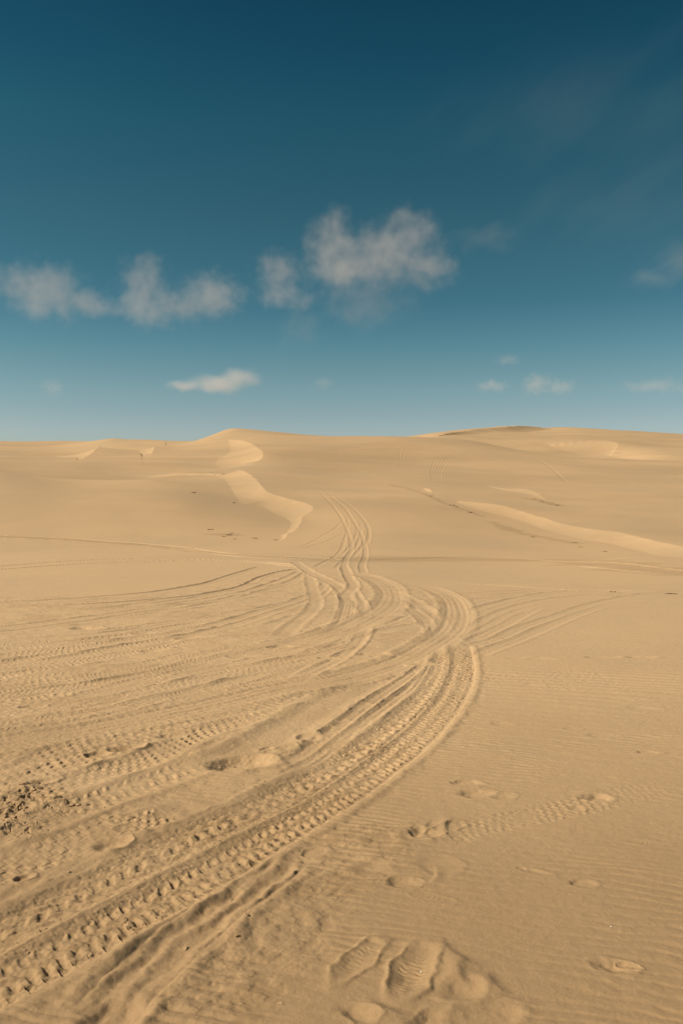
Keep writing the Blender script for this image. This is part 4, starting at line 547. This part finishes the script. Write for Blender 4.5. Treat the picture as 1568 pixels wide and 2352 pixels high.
LW = np.zeros_like(Z); LS = np.zeros_like(Z)
BEST = np.full_like(Z, 1e9)
def apply_track(pts, w, depth, kind, a, berm, pitch, fadelen, idx):
    line = catmull(pts, n=8)
    near_ = 0.45 if min(p[1] for p in pts) < 12 else 0.60
    depth *= near_; a *= .50 if kind in ('tread', 'tread2') else .42; berm *= .30 if near_ < .5 else .5
    seg = np.hypot(np.diff(line[:, 0]), np.diff(line[:, 1])); cum = np.concatenate([[0], np.cumsum(seg)]); total = cum[-1]
    hw = w/2; reach = hw*1.9+.02
    R0, R1, C0, C1 = NR, 0, NC, 0
    blocks = []
    for i in range(len(line)-1):
        (ax, ay), (bx, by) = line[i], line[i+1]
        b = block(min(ax, bx)-reach, max(ax, bx)+reach, min(ay, by)-reach, max(ay, by)+reach)
        if b is None: continue
        r0, r1, c0, c1 = b
        sl = (slice(r0, r1), slice(c0, c1))
        px, py = X[sl], Y[sl]
        dx, dy = bx-ax, by-ay; L2 = dx*dx+dy*dy+1e-12
        t = np.clip(((px-ax)*dx+(py-ay)*dy)/L2, 0, 1)
        ex = px-ax-t*dx; ey = py-ay-t*dy
        d = np.sqrt(ex*ex+ey*ey)
        m = d < BEST[sl]
        BEST[sl] = np.where(m, d, BEST[sl])
        LW[sl] = np.where(m, np.sign(dx*ey-dy*ex)*d, LW[sl])
        LS[sl] = np.where(m, cum[i]+t*seg[i], LS[sl])
        R0, R1, C0, C1 = min(R0, r0), max(R1, r1), min(C0, c0), max(C1, c1)
    if R1 <= R0: return
    rows = slice(R0, R1); cols = slice(C0, C1)
    sel = np.nonzero(BEST[rows, cols] < reach)
    ri, ci = sel[0]+R0, sel[1]+C0
    d = LW[ri, ci]; s = LS[ri, ci]; px = X[ri, ci]; py = Y[ri, ci]
    BEST[rows, cols] = 1e9
    sc = max(w, .15)
    wob = 1+.06*vnoise(s/(sc*2.6), s*0+idx*3.7, 50+idx) + .035*smooth(20, 9, py)*vnoise(px/.05, py/.05, 51)
    v = d/(hw*wob); av = np.abs(v)
    fs = smooth(0, fadelen[0]+1e-3, s)*smooth(0, fadelen[1]+1e-3, total-s)
    inside = 1-smooth(.86, 1.16, av)
    q = s/pitch
    jit = vnoise(px/(pitch*.8), py/(pitch*.8), 60+idx)+.5*vnoise(px/(pitch*.3), py/(pitch*.3), 61+idx)
    q = q+.34*vnoise(px/(pitch*3.1), py/(pitch*3.1), 62+idx)
    if kind == 'smooth':
        tread = a*vnoise(px/.06, py/.06, 61)
    elif kind == 'fine':
        tread = a*(np.sin(2*np.pi*(q+.3*v))*.55 + .8*np.cos(v*9.5))*(.6+.6*jit)
    elif kind == 'rib':
        tread = a*(np.cos(v*16+.8*vnoise(s/1.5, v*2, 5))*.9 + np.cos(v*7+1)*.7 + .45*np.sin(2*np.pi*s/.09)*(av > .5))
    elif kind == 'lug':
        tread = a*np.tanh(1.8*np.sin(2*np.pi*(q+.55*av*np.sign(v))) + .8*np.cos(v*8))*(.65+.5*jit)
    elif kind == 'blocks':
        tread = a*np.maximum(np.tanh(1.9*np.sin(2*np.pi*q+np.pi*(np.floor((v+1)*2.5) % 2))*np.abs(np.sin((v+1)*2.5*np.pi))**.5), -.35)*(.85+.5*jit)
    elif kind == 'rows':
        tread = 0
        for r_, w_, sl_ in ((-.72, .16, .5), (-.25, .2, -.3), (.25, .2, .4), (.72, .16, -.5)):
            tread = tread + np.exp(-((v-r_)/w_)**2)*np.maximum(np.sin(2*np.pi*(q+sl_*(v-r_)*2+r_*3.1)), -.35)
        tread = a*tread*2.0*(.75+.5*jit)
    elif kind == 'streak':
        tread = a*(1.1*np.cos(v*9+.8*np.sin(2*np.pi*q*.35)+1.2*vnoise(s/.2, v*1.5, 6)) + .35*np.sin(2*np.pi*(q+v)))*(.8+.4*jit)
    elif kind in ('tread', 'tread2'):
        k = 0.0 if kind == 'tread' else .37
        tw = (v+1)/1.58                       # 0 at the far shoulder .. 1 where the soft wall starts
        tri = lambda z: 2*np.abs(((z) % 1)-.5)
        ph = q+k+.50*tri(tw*2.1+k)+.25*tw
        edge_ = .10*tri(q*1.0+k)
        c_ = np.cos(2*np.pi*ph)
        rid = .5+.5*np.tanh(1.5*c_+.25)
        brk = .95+.22*np.cos(2*np.pi*(tw*3.1+.5*np.floor(ph+.5)))
        centre = smooth(.16, .30, tw)*(1-smooth(.86+edge_, .98+edge_, tw))
        wedge = (1-smooth(.18, .32, tw))*(((q+k-1.2*tw) % 1)-.45)
        tread = a*(1.55*rid*brk-.55)*centre*(.85+.35*jit)*1.25 + a*1.1*wedge*(1+.9*jit)
        tread += a*(.25*vnoise(px/.014, py/.014, 63)+.35*vnoise(px/.035, py/.03, 67))
        # the outer wall of the rut is scalloped by the shoulder lugs
        inside = 1-smooth(.88, 1.12, av)
    patch = np.clip(.95+1.3*fbm(px/.32, py/.32, 3, 70+idx), .78 if kind in ('tread', 'tread2', 'streak') else .38, 1.35)
    fin = smooth(20, 9, py)               # centimetre detail is left out where it is far too small to see
    if kind in ('tread', 'tread2'):      # long soft wall on one shoulder, short one on the other
        floor = np.where(v > 0, 1-smooth(.48, 1.04, av), 1-smooth(.72, 1.04, av))
    else:
        floor = 1-smooth(.45, 1.12, av)
    floor = floor*(1+.25*vnoise(s/.9, s*0, 80+idx))
    tread = tread*(1-smooth(.84, 1.0, av))+.0020*fin*fbm(px/.06, py/.05, 3, 66)
    new = -depth*floor + tread*patch + .0012*fin*vnoise(px/.02, py/.02, 64)
    m = inside*fs
    old = Hh[ri, ci]
    keep = .25
    h = old*(1-m) + m*(new+keep*np.clip(old, -.02, .02))
    lump = 1+.45*fbm(px/.18, py/.15, 3, 90+idx)
    outer = np.exp(-((av-1.22)/.20)**2)*fs
    h += berm*np.clip(lump, .1, 2)*outer
    h += .35*berm*np.clip(lump, 0, 2)*np.exp(-((av-1.5)/.3)**2)*fs*vnoise(px/.05, py/.05, 65)
    Hh[ri, ci] = h

for i, t in enumerate(TRACKS):
    apply_track(t[0], t[1], t[2], t[3], t[4], t[5], t[6], t[7], i)
del LW, LS, BEST

# ---------------------------------------------------------------- holes, heel marks and boot prints
def local(cx, cy, rad, ang):
    b = block(cx-rad, cx+rad, cy-rad, cy+rad)
    if b is None: return None
    r0, r1, c0, c1 = b; sl = (slice(r0, r1), slice(c0, c1))
    dx = X[sl]-cx; dy = Y[sl]-cy; c, s = math.cos(R(ang)), math.sin(R(ang))
    return sl, dx*c+dy*s, -dx*s+dy*c
for k, (cx, cy, l, w, ang, dep, rim) in enumerate(HOLES):
    r = local(cx, cy, max(l, w)*1.25, ang)
    if r is None: continue
    sl, a, b = r
    dep *= .42
    wob = .42*fbm(X[sl]/(w*.8), Y[sl]/(w*.8), 3, 100+k)
    a2 = a/(l/2); b2 = b/(w/2)
    e = np.sqrt(a2**2+b2**2)+wob
    # steep wall on the low-a side, long gentle slope on the other
    prof = np.where(e < 1, (1-smooth(.15+.12*(k % 4), 1.0, e)), 0)
    skew = 1-.35*np.clip(a2, -1, 1)
    edge = np.exp(-((e-1.12)/.17)**2)
    m = smooth(1.15, .8, e)
    Hh[sl] = Hh[sl]*(1-.6*m) - dep*prof*skew + dep*rim*.55*edge*(1+.5*np.clip(a2, -1, 1)) + .05*dep*vnoise(X[sl]/.02, Y[sl]/.02, 7)*m
for k, (cx, cy, l, w, ang, dep) in enumerate(BOOT_PRINTS):
    r = local(cx, cy, l*.85, ang)
    if r is None: continue
    sl, a, b = r; dep *= .38
    t = np.clip(a/l+.5, 0, 1)
    ww = w/2*(.80+.28*np.sin(np.pi*(t*1.15+.05))**2-.20*np.exp(-((t-.33)/.12)**2))
    e = ((np.abs(b)/ww)**3+(np.abs(a)/(l/2))**3)**(1/3.)+.20*fbm(X[sl]/.08, Y[sl]/.08, 3, 140+k)
    m = 1-smooth(.42, 1.15, e)
    lug = np.sin(2*np.pi*(a/.024+.3*vnoise(a/.05, b/.03, 5)))*(.6+.6*vnoise(a/.03, b/.02, 6))*np.clip(1.1-np.abs(b)/ww*.5, 0, 1)*np.where(np.abs(t-.33) < .07, .3, 1)
    flat = smooth(.80, .92, t)
    m = m*(.75+.25*np.clip(b/ww, -1, 1)*0)
    h = -dep*(.55+.45*np.cos(np.clip(e, 0, 1)*1.5))*(1+.35*np.sin(t*7)) + .22*dep*np.tanh(1.6*lug)*(1-flat)*np.clip(.7+.9*vnoise(X[sl]/.05, Y[sl]/.05, 9), .1, 1.4)
    Hh[sl] = Hh[sl]*(1-m)+h*m+dep*.45*np.exp(-((e-1.25)/.2)**2)*(1+.6*fbm(X[sl]/.09, Y[sl]/.09, 2, 8))
# soft scuffed ridges around the boot prints
for (x0, y0, x1, y1, hgt, wid) in SCUFFS:
    b = block(min(x0, x1)-.2, max(x0, x1)+.2, min(y0, y1)-.2, max(y0, y1)+.2)
    if b is None: continue
    r0, r1, c0, c1 = b; sl = (slice(r0, r1), slice(c0, c1))
    mx, my = (x0+x1)/2+.12*(y1-y0), (y0+y1)/2-.12*(x1-x0)
    ln = catmull([(x0, y0), (mx, my), (x1, y1)], n=8)
    d, v, s = poly_dist(X[sl], Y[sl], ln, list(np.sin(np.linspace(0, np.pi, len(ln)))))
    sd = np.sign(s)*d/wid
    Hh[sl] += (hgt*v*np.where(sd > 0, np.exp(-sd*sd*3.5), np.exp(-sd*sd*.7))).astype(np.float32)

# ---------------------------------------------------------------- broken crust of damp sand, left foreground
cm = np.zeros_like(Hh)
b = block(min(p[0] for p in REGIONS['crust'])-.15, max(p[0] for p in REGIONS['crust'])+.2, min(p[1] for p in REGIONS['crust'])-.15, max(p[1] for p in REGIONS['crust'])+.2)
r0, r1, c0, c1 = b; sl = (slice(r0, r1), slice(c0, c1))
cxx, cyy = X[sl], Y[sl]
d = poly_dist(cxx, cyy, REGIONS['crust']+REGIONS['crust'][:1])[0]; ins = in_poly(cxx, cyy, REGIONS['crust'])
sdist = np.where(ins, d, -d)+.05*fbm(cxx/.09, cyy/.07, 2, 200)
m = smooth(-.12, .12, sdist+.05*fbm(cxx/.03, cyy/.03, 2, 207))
cell = fbm(cxx/.16+.3*vnoise(cxx/.03, cyy/.03, 5), cyy/.13, 2, 201); crack = np.abs(fbm(cxx/.11, cyy/.07, 3, 202))
chunk = np.round(cell*6)/6*.6+cell*.4
Hh[sl] += m*(.010+.020*chunk+.0016*fbm(cxx/.02, cyy/.018, 2, 203) - .014*(1-smooth(.0, .05, crack))*smooth(.0, .3, fbm(cxx/.2, cyy/.2, 2, 206)+.25))
DM[sl] = np.maximum(DM[sl], m*.18*(.6+.6*fbm(cxx/.12, cyy/.1, 2, 204)))

# damp sand shows where wheels and boots have cut through the dry skin
DM[r_s:near] += np.clip(dist_m*.16*smooth(-.1, .5, fbm(xa/.8, ya/.5, 3, 210))+crm*.12*smooth(-.1, .4, fbm(xa/.25, ya/.2, 3, 211)), 0, .5)
# dark flecked line where the flat meets the dunes, and dark mineral sand under the far right crest
for (pts, wid, st, ex) in STAINS:
    xs = [p[0] for p in pts]; ysx = [p[1] for p in pts]
    bb = block(min(xs)-wid*2, max(xs)+wid*2, min(ysx)-wid*2, max(ysx)+wid*2)
    if bb is None: continue
    r0, r1, c0, c1 = bb; sl = (slice(r0, r1), slice(c0, c1))
    d = poly_dist(X[sl], Y[sl], pts)[0]
    f = fbm(X[sl]/(wid*ex), Y[sl]/(wid*.8), 3, 220)
    DM[sl] = np.maximum(DM[sl], st*(1-smooth(.3, 1.0, d/wid+.8*f)))

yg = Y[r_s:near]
DM[r_s:near] = np.clip(DM[r_s:near]+.26*(1-smooth(1.6, 12, yg+1.2*fbm(xa/1.5, ya/1.5, 2, 230)))+.38*(1-smooth(2.0, 6.5, yg+1.2*fbm(xa/1.5, ya/1.5, 2, 230))), 0, 1)  # darkens toward the camera: vignette painted into the colour, partly browner near sand
# slightly browner, coarser sand lies on the dunes in long drifts
hr = int(np.searchsorted(YS, 26)); xh, yh = X[hr:], Y[hr:]
tone = .09*smooth(28, 60, yh)+.17*fbm(xh/26, yh/9, 3, 240)*smooth(40, 80, yh)+.05*fbm(xh/5, yh/2.5, 3, 241)*smooth(30, 60, yh)
for nm, st_, bw in (('band', .13, 6), ('face', .10, 10)):
    dd = poly_dist(xh, yh, REGIONS[nm]+REGIONS[nm][:1])[0]
    tone = tone+st_*np.where(in_poly(xh, yh, REGIONS[nm]), smooth(-bw*.2, bw, dd), 0)
DM[hr:] = np.clip(DM[hr:]+tone, 0, 1)
Z += Hh
# ---------------------------------------------------------------- mesh objects cut out of the one sheet
def vertex_normals():
    Pu = np.empty((NR, NC, 3), np.float32); Pv = np.empty((NR, NC, 3), np.float32)
    P = np.stack([X, Y, Z], -1)
    Pu[:, 1:-1] = P[:, 2:]-P[:, :-2]; Pu[:, 0] = P[:, 1]-P[:, 0]; Pu[:, -1] = P[:, -1]-P[:, -2]
    Pv[1:-1] = P[2:]-P[:-2]; Pv[0] = P[1]-P[0]; Pv[-1] = P[-1]-P[-2]
    n = np.cross(Pu, Pv); n /= np.linalg.norm(n, axis=-1, keepdims=True)+1e-20
    return P, n
P, NRM = vertex_normals()
fx = X[:-1, :-1]; fy = Y[:-1, :-1]
edge1 = np.interp(fx, [p[0] for p in FLAT_EDGE], [p[1] for p in FLAT_EDGE])
edge2 = np.interp(fx/np.maximum(fy, 1), [p[0] for p in CREST_EDGE], [p[1] for p in CREST_EDGE])
cls = np.where(fy < edge1, 0, np.where(fy < edge2, 1, 2))
def sheet(name, mask, mat):
    rr, cc = np.nonzero(mask)
    i = (rr*NC+cc).astype(np.int64)
    q = np.stack([i, i+1, i+NC+1, i+NC], 1)
    used, inv = np.unique(q.ravel(), return_inverse=True)
    me = bpy.data.meshes.new(name)
    me.vertices.add(len(used)); me.vertices.foreach_set('co', P.reshape(-1, 3)[used].ravel())
    me.loops.add(len(inv)); me.loops.foreach_set('vertex_index', inv.astype(np.int32).ravel())
    nf = len(q)
    me.polygons.add(nf); me.polygons.foreach_set('loop_start', np.arange(0, nf*4, 4, dtype=np.int32))
    me.polygons.foreach_set('use_smooth', np.ones(nf, bool))
    me.update(calc_edges=True)
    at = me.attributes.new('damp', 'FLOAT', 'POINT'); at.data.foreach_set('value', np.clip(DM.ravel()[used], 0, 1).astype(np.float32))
    me.normals_split_custom_set_from_vertices(NRM.reshape(-1, 3)[used])
    me.materials.append(mat)
    o = bpy.data.objects.new(name, me); C.objects.link(o)
    return o
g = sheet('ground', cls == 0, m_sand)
tag(g, 'flat tan sand crossed by tyre tracks and boot prints', kind='structure')
g = sheet('hills', cls == 1, m_sand)
tag(g, 'smooth tan dunes rising behind the flat sand', kind='structure')
g = sheet('hills', cls == 2, m_sand)
tag(g, 'farthest pale dunes along the skyline', kind='structure')

def ground_z(x, y):
    r = int(np.clip(np.searchsorted(YS, y), 1, NR-1)); c = int(np.clip(np.searchsorted(US, x/max(y, 2)), 1, NC-1))
    return float(Z[r-1:r+1, c-1:c+1].mean())
# ================================================================= clods, crusts and shells on the sand
def lump_mesh(name, sub, flat, rough, seed, mat, angular=True):
    bm = bmesh.new(); bmesh.ops.create_icosphere(bm, subdivisions=sub, radius=1)
    off = Vector((seed*3.1, seed*1.7, -seed))
    for v in bm.verts:
        p = v.co.copy()
        k = 1+rough*noise.noise(p*1.3+off)+rough*.6*noise.noise(p*3.1+off)
        if angular: k = round(k*5)/5*.5+k*.5
        v.co = Vector((p.x*k*1.25, p.y*k*.9, p.z*k*flat))
    me = bpy.data.meshes.new(name); bm.to_mesh(me); bm.free(); me.materials.append(mat); return me
def ledge_mesh(name, seed, mat):
    """a low ragged shelf of hardened sand layers standing out of the dune foot, layers tilted towards the wind"""
    rnd = random.Random(seed); bm = bmesh.new()
    for k in range(rnd.randint(4, 7)):
        L_ = rnd.uniform(.25, .6); h = rnd.uniform(.04, .09); w = rnd.uniform(.12, .25)
        cx = rnd.uniform(-.35, .35); cy = rnd.uniform(-.2, .2); n = 9
        rings = []
        for i in range(n+1):
            t = i/n; e = math.sin(math.pi*min(max(t, .02), .98))**.5
            x = cx+(t-.5)*L_; jit = noise.noise(Vector((t*5, k*3.3, seed)))
            hh = h*e*(1+.6*jit); ww = w*e*(1+.5*noise.noise(Vector((t*4, k, seed+9))))
            slope = (t-.35)*.10*L_
            rings.append([bm.verts.new((x, cy-ww*.5, -.05)), bm.verts.new((x+.02, cy-ww*.42, hh+slope*.4)), bm.verts.new((x+.03, cy+ww*.1, hh*1.25+slope)), bm.verts.new((x, cy+ww*.6, -.05))])
        for a, b in zip(rings, rings[1:]):
            for j in range(3): bm.faces.new((a[j], b[j], b[j+1], a[j+1]))
            bm.faces.new((a[3], b[3], b[0], a[0]))
        bm.faces.new(rings[0][::-1]); bm.faces.new(rings[-1])
    bmesh.ops.recalc_face_normals(bm, faces=bm.faces)
    me = bpy.data.meshes.new(name); bm.to_mesh(me); bm.free(); me.materials.append(mat); return me

rnd = random.Random(4)
clods = [lump_mesh('sand_clod', 3, .62, .55, s, m_damp if s % 5 else m_dark) for s in range(6)]
for i, (x, y, s, lab) in enumerate(CLODS):
    me = clods[i % 6]
    o = bpy.data.objects.new('sand_clod', me); C.objects.link(o)
    s *= .85; o.location = (x, y, ground_z(x, y)+s*.1); o.scale = (s*1.0, s*.9, s*.7); o.rotation_euler = (rnd.uniform(-.3, .3), rnd.uniform(-.3, .3), rnd.uniform(0, 6.28))
    tag(o, lab, 'sand clod', 'clods of damp sand on the tracked ground')
for i, (x, y, s) in enumerate(CRUMBS):
    o = bpy.data.objects.new('sand_crumb', clods[(i*5) % 6]); C.objects.link(o)
    o.location = (x, y, ground_z(x, y)+s*.3); o.scale = (s, s*.9, s*.8); o.rotation_euler = (rnd.uniform(-.5, .5), rnd.uniform(-.5, .5), rnd.uniform(0, 6.28))
    tag(o, 'tiny crumb of damp sand thrown up along the edge of a wheel rut', 'sand crumb', 'tiny crumbs of sand beside the wheel ruts')
ledges = [ledge_mesh('sand_ledge', s, m_dark) for s in range(5)]
for i, (x, y, s, lab) in enumerate(LEDGES):
    o = bpy.data.objects.new('sand_ledge', ledges[i % 5]); C.objects.link(o)
    o.location = (x, y, ground_z(x, y)); s *= .62; o.scale = (s, s*.8, s*.8); o.rotation_euler = (0, 0, rnd.uniform(-.4, .2))
    tag(o, lab, 'sand ledge', 'dark crusts of hardened sand at the dune feet')
m_shell = bpy.data.materials.new('shell_white'); m_shell.use_nodes = True
b_ = m_shell.node_tree.nodes['Principled BSDF']; n_ = m_shell.node_tree.nodes.new('ShaderNodeTexNoise'); n_.inputs['Scale'].default_value = 300
r_ = m_shell.node_tree.nodes.new('ShaderNodeValToRGB'); r_.color_ramp.elements[0].color = (.62, .56, .46, 1); r_.color_ramp.elements[1].color = (.85, .82, .75, 1)
m_shell.node_tree.links.new(n_.outputs[0], r_.inputs[0]); m_shell.node_tree.links.new(r_.outputs[0], b_.inputs['Base Color']); b_.inputs['Roughness'].default_value = .4
shell = lump_mesh('shell_fragment', 2, .35, .4, 31, m_shell)
for i, (x, y, lab) in enumerate(SHELLS):
    o = bpy.data.objects.new('shell_fragment', shell); C.objects.link(o)
    s = .0035+.0006*y**.5
    o.location = (x, y, ground_z(x, y)+s*.4); o.scale = (s*.7, s*.5, s); o.rotation_euler = (.4, .2, i*1.3)
    tag(o, lab, 'shell')

# ================================================================= clouds: real volumes of thin vapour a few kilometres off
def cloud_material(name, blobs, density, nscale, namp, colour, soft, warp, erode, seed, stretch=None):
    m = bpy.data.materials.new(name); m.use_nodes = True
    nt = m.node_tree; nt.nodes.clear(); L = nt.links.new
    def N(t, **k):
        n = nt.nodes.new(t)
        for a, b in k.items(): setattr(n, a, b)
        return n
    out = N('ShaderNodeOutputMaterial'); vol = N('ShaderNodeVolumePrincipled')
    tc = N('ShaderNodeTexCoord'); src = tc.outputs['Object']
    nz = N('ShaderNodeTexNoise'); nz.inputs['Scale'].default_value = 1/warp[0]; nz.inputs['Detail'].default_value = 2
    off = N('ShaderNodeVectorMath', operation='ADD'); off.inputs[1].default_value = (seed*913.0, seed*377.0, -seed*551.0); L(src, off.inputs[0])
    L(off.outputs[0], nz.inputs['Vector'])
    sub = N('ShaderNodeVectorMath', operation='SUBTRACT'); L(nz.outputs['Color'], sub.inputs[0]); sub.inputs[1].default_value = (.5, .5, .5)
    sc = N('ShaderNodeVectorMath', operation='SCALE'); L(sub.outputs[0], sc.inputs[0]); sc.inputs['Scale'].default_value = warp[1]
    wp = N('ShaderNodeVectorMath', operation='ADD'); L(src, wp.inputs[0]); L(sc.outputs[0], wp.inputs[1])
    cur = None
    for (bx, by, bz, rx, ry, rz) in blobs:
        s1 = N('ShaderNodeVectorMath', operation='SUBTRACT'); L(wp.outputs[0], s1.inputs[0]); s1.inputs[1].default_value = (bx, by, bz)
        s2 = N('ShaderNodeVectorMath', operation='DIVIDE'); L(s1.outputs[0], s2.inputs[0]); s2.inputs[1].default_value = (rx, ry, rz)
        ln = N('ShaderNodeVectorMath', operation='LENGTH'); L(s2.outputs[0], ln.inputs[0])
        if cur is None: cur = ln.outputs['Value']
        else:
            mn = N('ShaderNodeMath', operation='SMOOTH_MIN'); L(cur, mn.inputs[0]); L(ln.outputs['Value'], mn.inputs[1]); mn.inputs[2].default_value = .35; cur = mn.outputs[0]
    n2 = N('ShaderNodeTexNoise'); n2.inputs['Scale'].default_value = 1/nscale; n2.inputs['Detail'].default_value = 6; n2.inputs['Roughness'].default_value = .60
    if stretch:
        mp = N('ShaderNodeMapping'); mp.inputs['Rotation'].default_value = (0, R(stretch[0]), 0); L(off.outputs[0], mp.inputs['Vector'])
        m2 = N('ShaderNodeVectorMath', operation='MULTIPLY'); m2.inputs[1].default_value = (1/stretch[1], 1, 1); L(mp.outputs[0], m2.inputs[0]); L(m2.outputs[0], n2.inputs['Vector'])
    else:
        L(off.outputs[0], n2.inputs['Vector'])
    a = N('ShaderNodeMath', operation='MULTIPLY_ADD'); L(n2.outputs[0], a.inputs[0]); a.inputs[1].default_value = namp; L(cur, a.inputs[2])
    mr = N('ShaderNodeMapRange', interpolation_type='SMOOTHSTEP'); L(a.outputs[0], mr.inputs[0])
    mr.inputs[1].default_value = 1.0+namp*.5+erode; mr.inputs[2].default_value = 1.0+namp*.5+erode-soft; mr.inputs[3].default_value = 0; mr.inputs[4].default_value = density
    L(mr.outputs[0], vol.inputs['Density'])
    vol.inputs['Color'].default_value = (*colour, 1); vol.inputs['Anisotropy'].default_value = 0.0
    L(vol.outputs[0], out.inputs['Volume'])
    return m
def make_cloud(label, dist, blobs, depth=.9, density=.0019, nscale=.14, namp=2.6, colour=(.88, .80, .76), soft=1.25, warp=(.25, .10), erode=0.30, group=None, seed=1, kind=None, pad=1.75, stretch=None):
    """blobs: (azimuth deg, elevation deg, half width deg, half height deg) as seen from the dunes' foot; built at its real distance and size"""
    k = math.pi/180*dist
    cx = sum(b[0] for b in blobs)/len(blobs); ce = sum(b[1] for b in blobs)/len(blobs)
    cen = Vector((dist*math.sin(R(cx))*math.cos(R(ce)), dist*math.cos(R(cx))*math.cos(R(ce)), dist*math.sin(R(ce))+1.6))
    rz = -R(cx)
    B = []
    for (a, e, w, h) in blobs:
        B.append(((a-cx)*k, 0.0, (e-ce)*k, w*k, max(w, h)*k*depth, h*k))
    size = max(b[3] for b in B)
    bm = bmesh.new()
    for b in B:
        r = bmesh.ops.create_icosphere(bm, subdivisions=2, radius=1)
        for v in r['verts']: v.co = Vector((v.co.x*b[3]*pad+b[0], v.co.y*b[4]*pad+b[1], v.co.z*b[5]*pad+b[2]))
    hull = bmesh.ops.convex_hull(bm, input=bm.verts)
    junk = [v for v in bm.verts if v not in {x for g_ in hull['geom'] if isinstance(g_, bmesh.types.BMFace) for x in g_.verts}]
    bmesh.ops.delete(bm, geom=junk, context='VERTS')
    bm2 = bmesh.new(); vm = {}
    for f in hull['geom']:
        if isinstance(f, bmesh.types.BMFace) and f.is_valid:
            vs_ = []
            for v in f.verts:
                if v not in vm: vm[v] = bm2.verts.new(v.co)
                vs_.append(vm[v])
            try: bm2.faces.new(vs_)
            except ValueError: pass
    bmesh.ops.recalc_face_normals(bm2, faces=bm2.faces)
    me = bpy.data.meshes.new('cloud'); bm2.to_mesh(me); bm.free(); bm2.free()
    me.materials.append(cloud_material('cloud_vapour', B, density*4000/dist, size*nscale*3, namp, colour, soft, (size*warp[0]*3, size*warp[1]*6), erode, seed, stretch))
    o = bpy.data.objects.new('cloud', me); C.objects.link(o); o.location = cen; o.rotation_euler = (0, 0, rz)
    tag(o, label, 'cloud', group, kind)
    return o
for c in CLOUDS: make_cloud(**c)
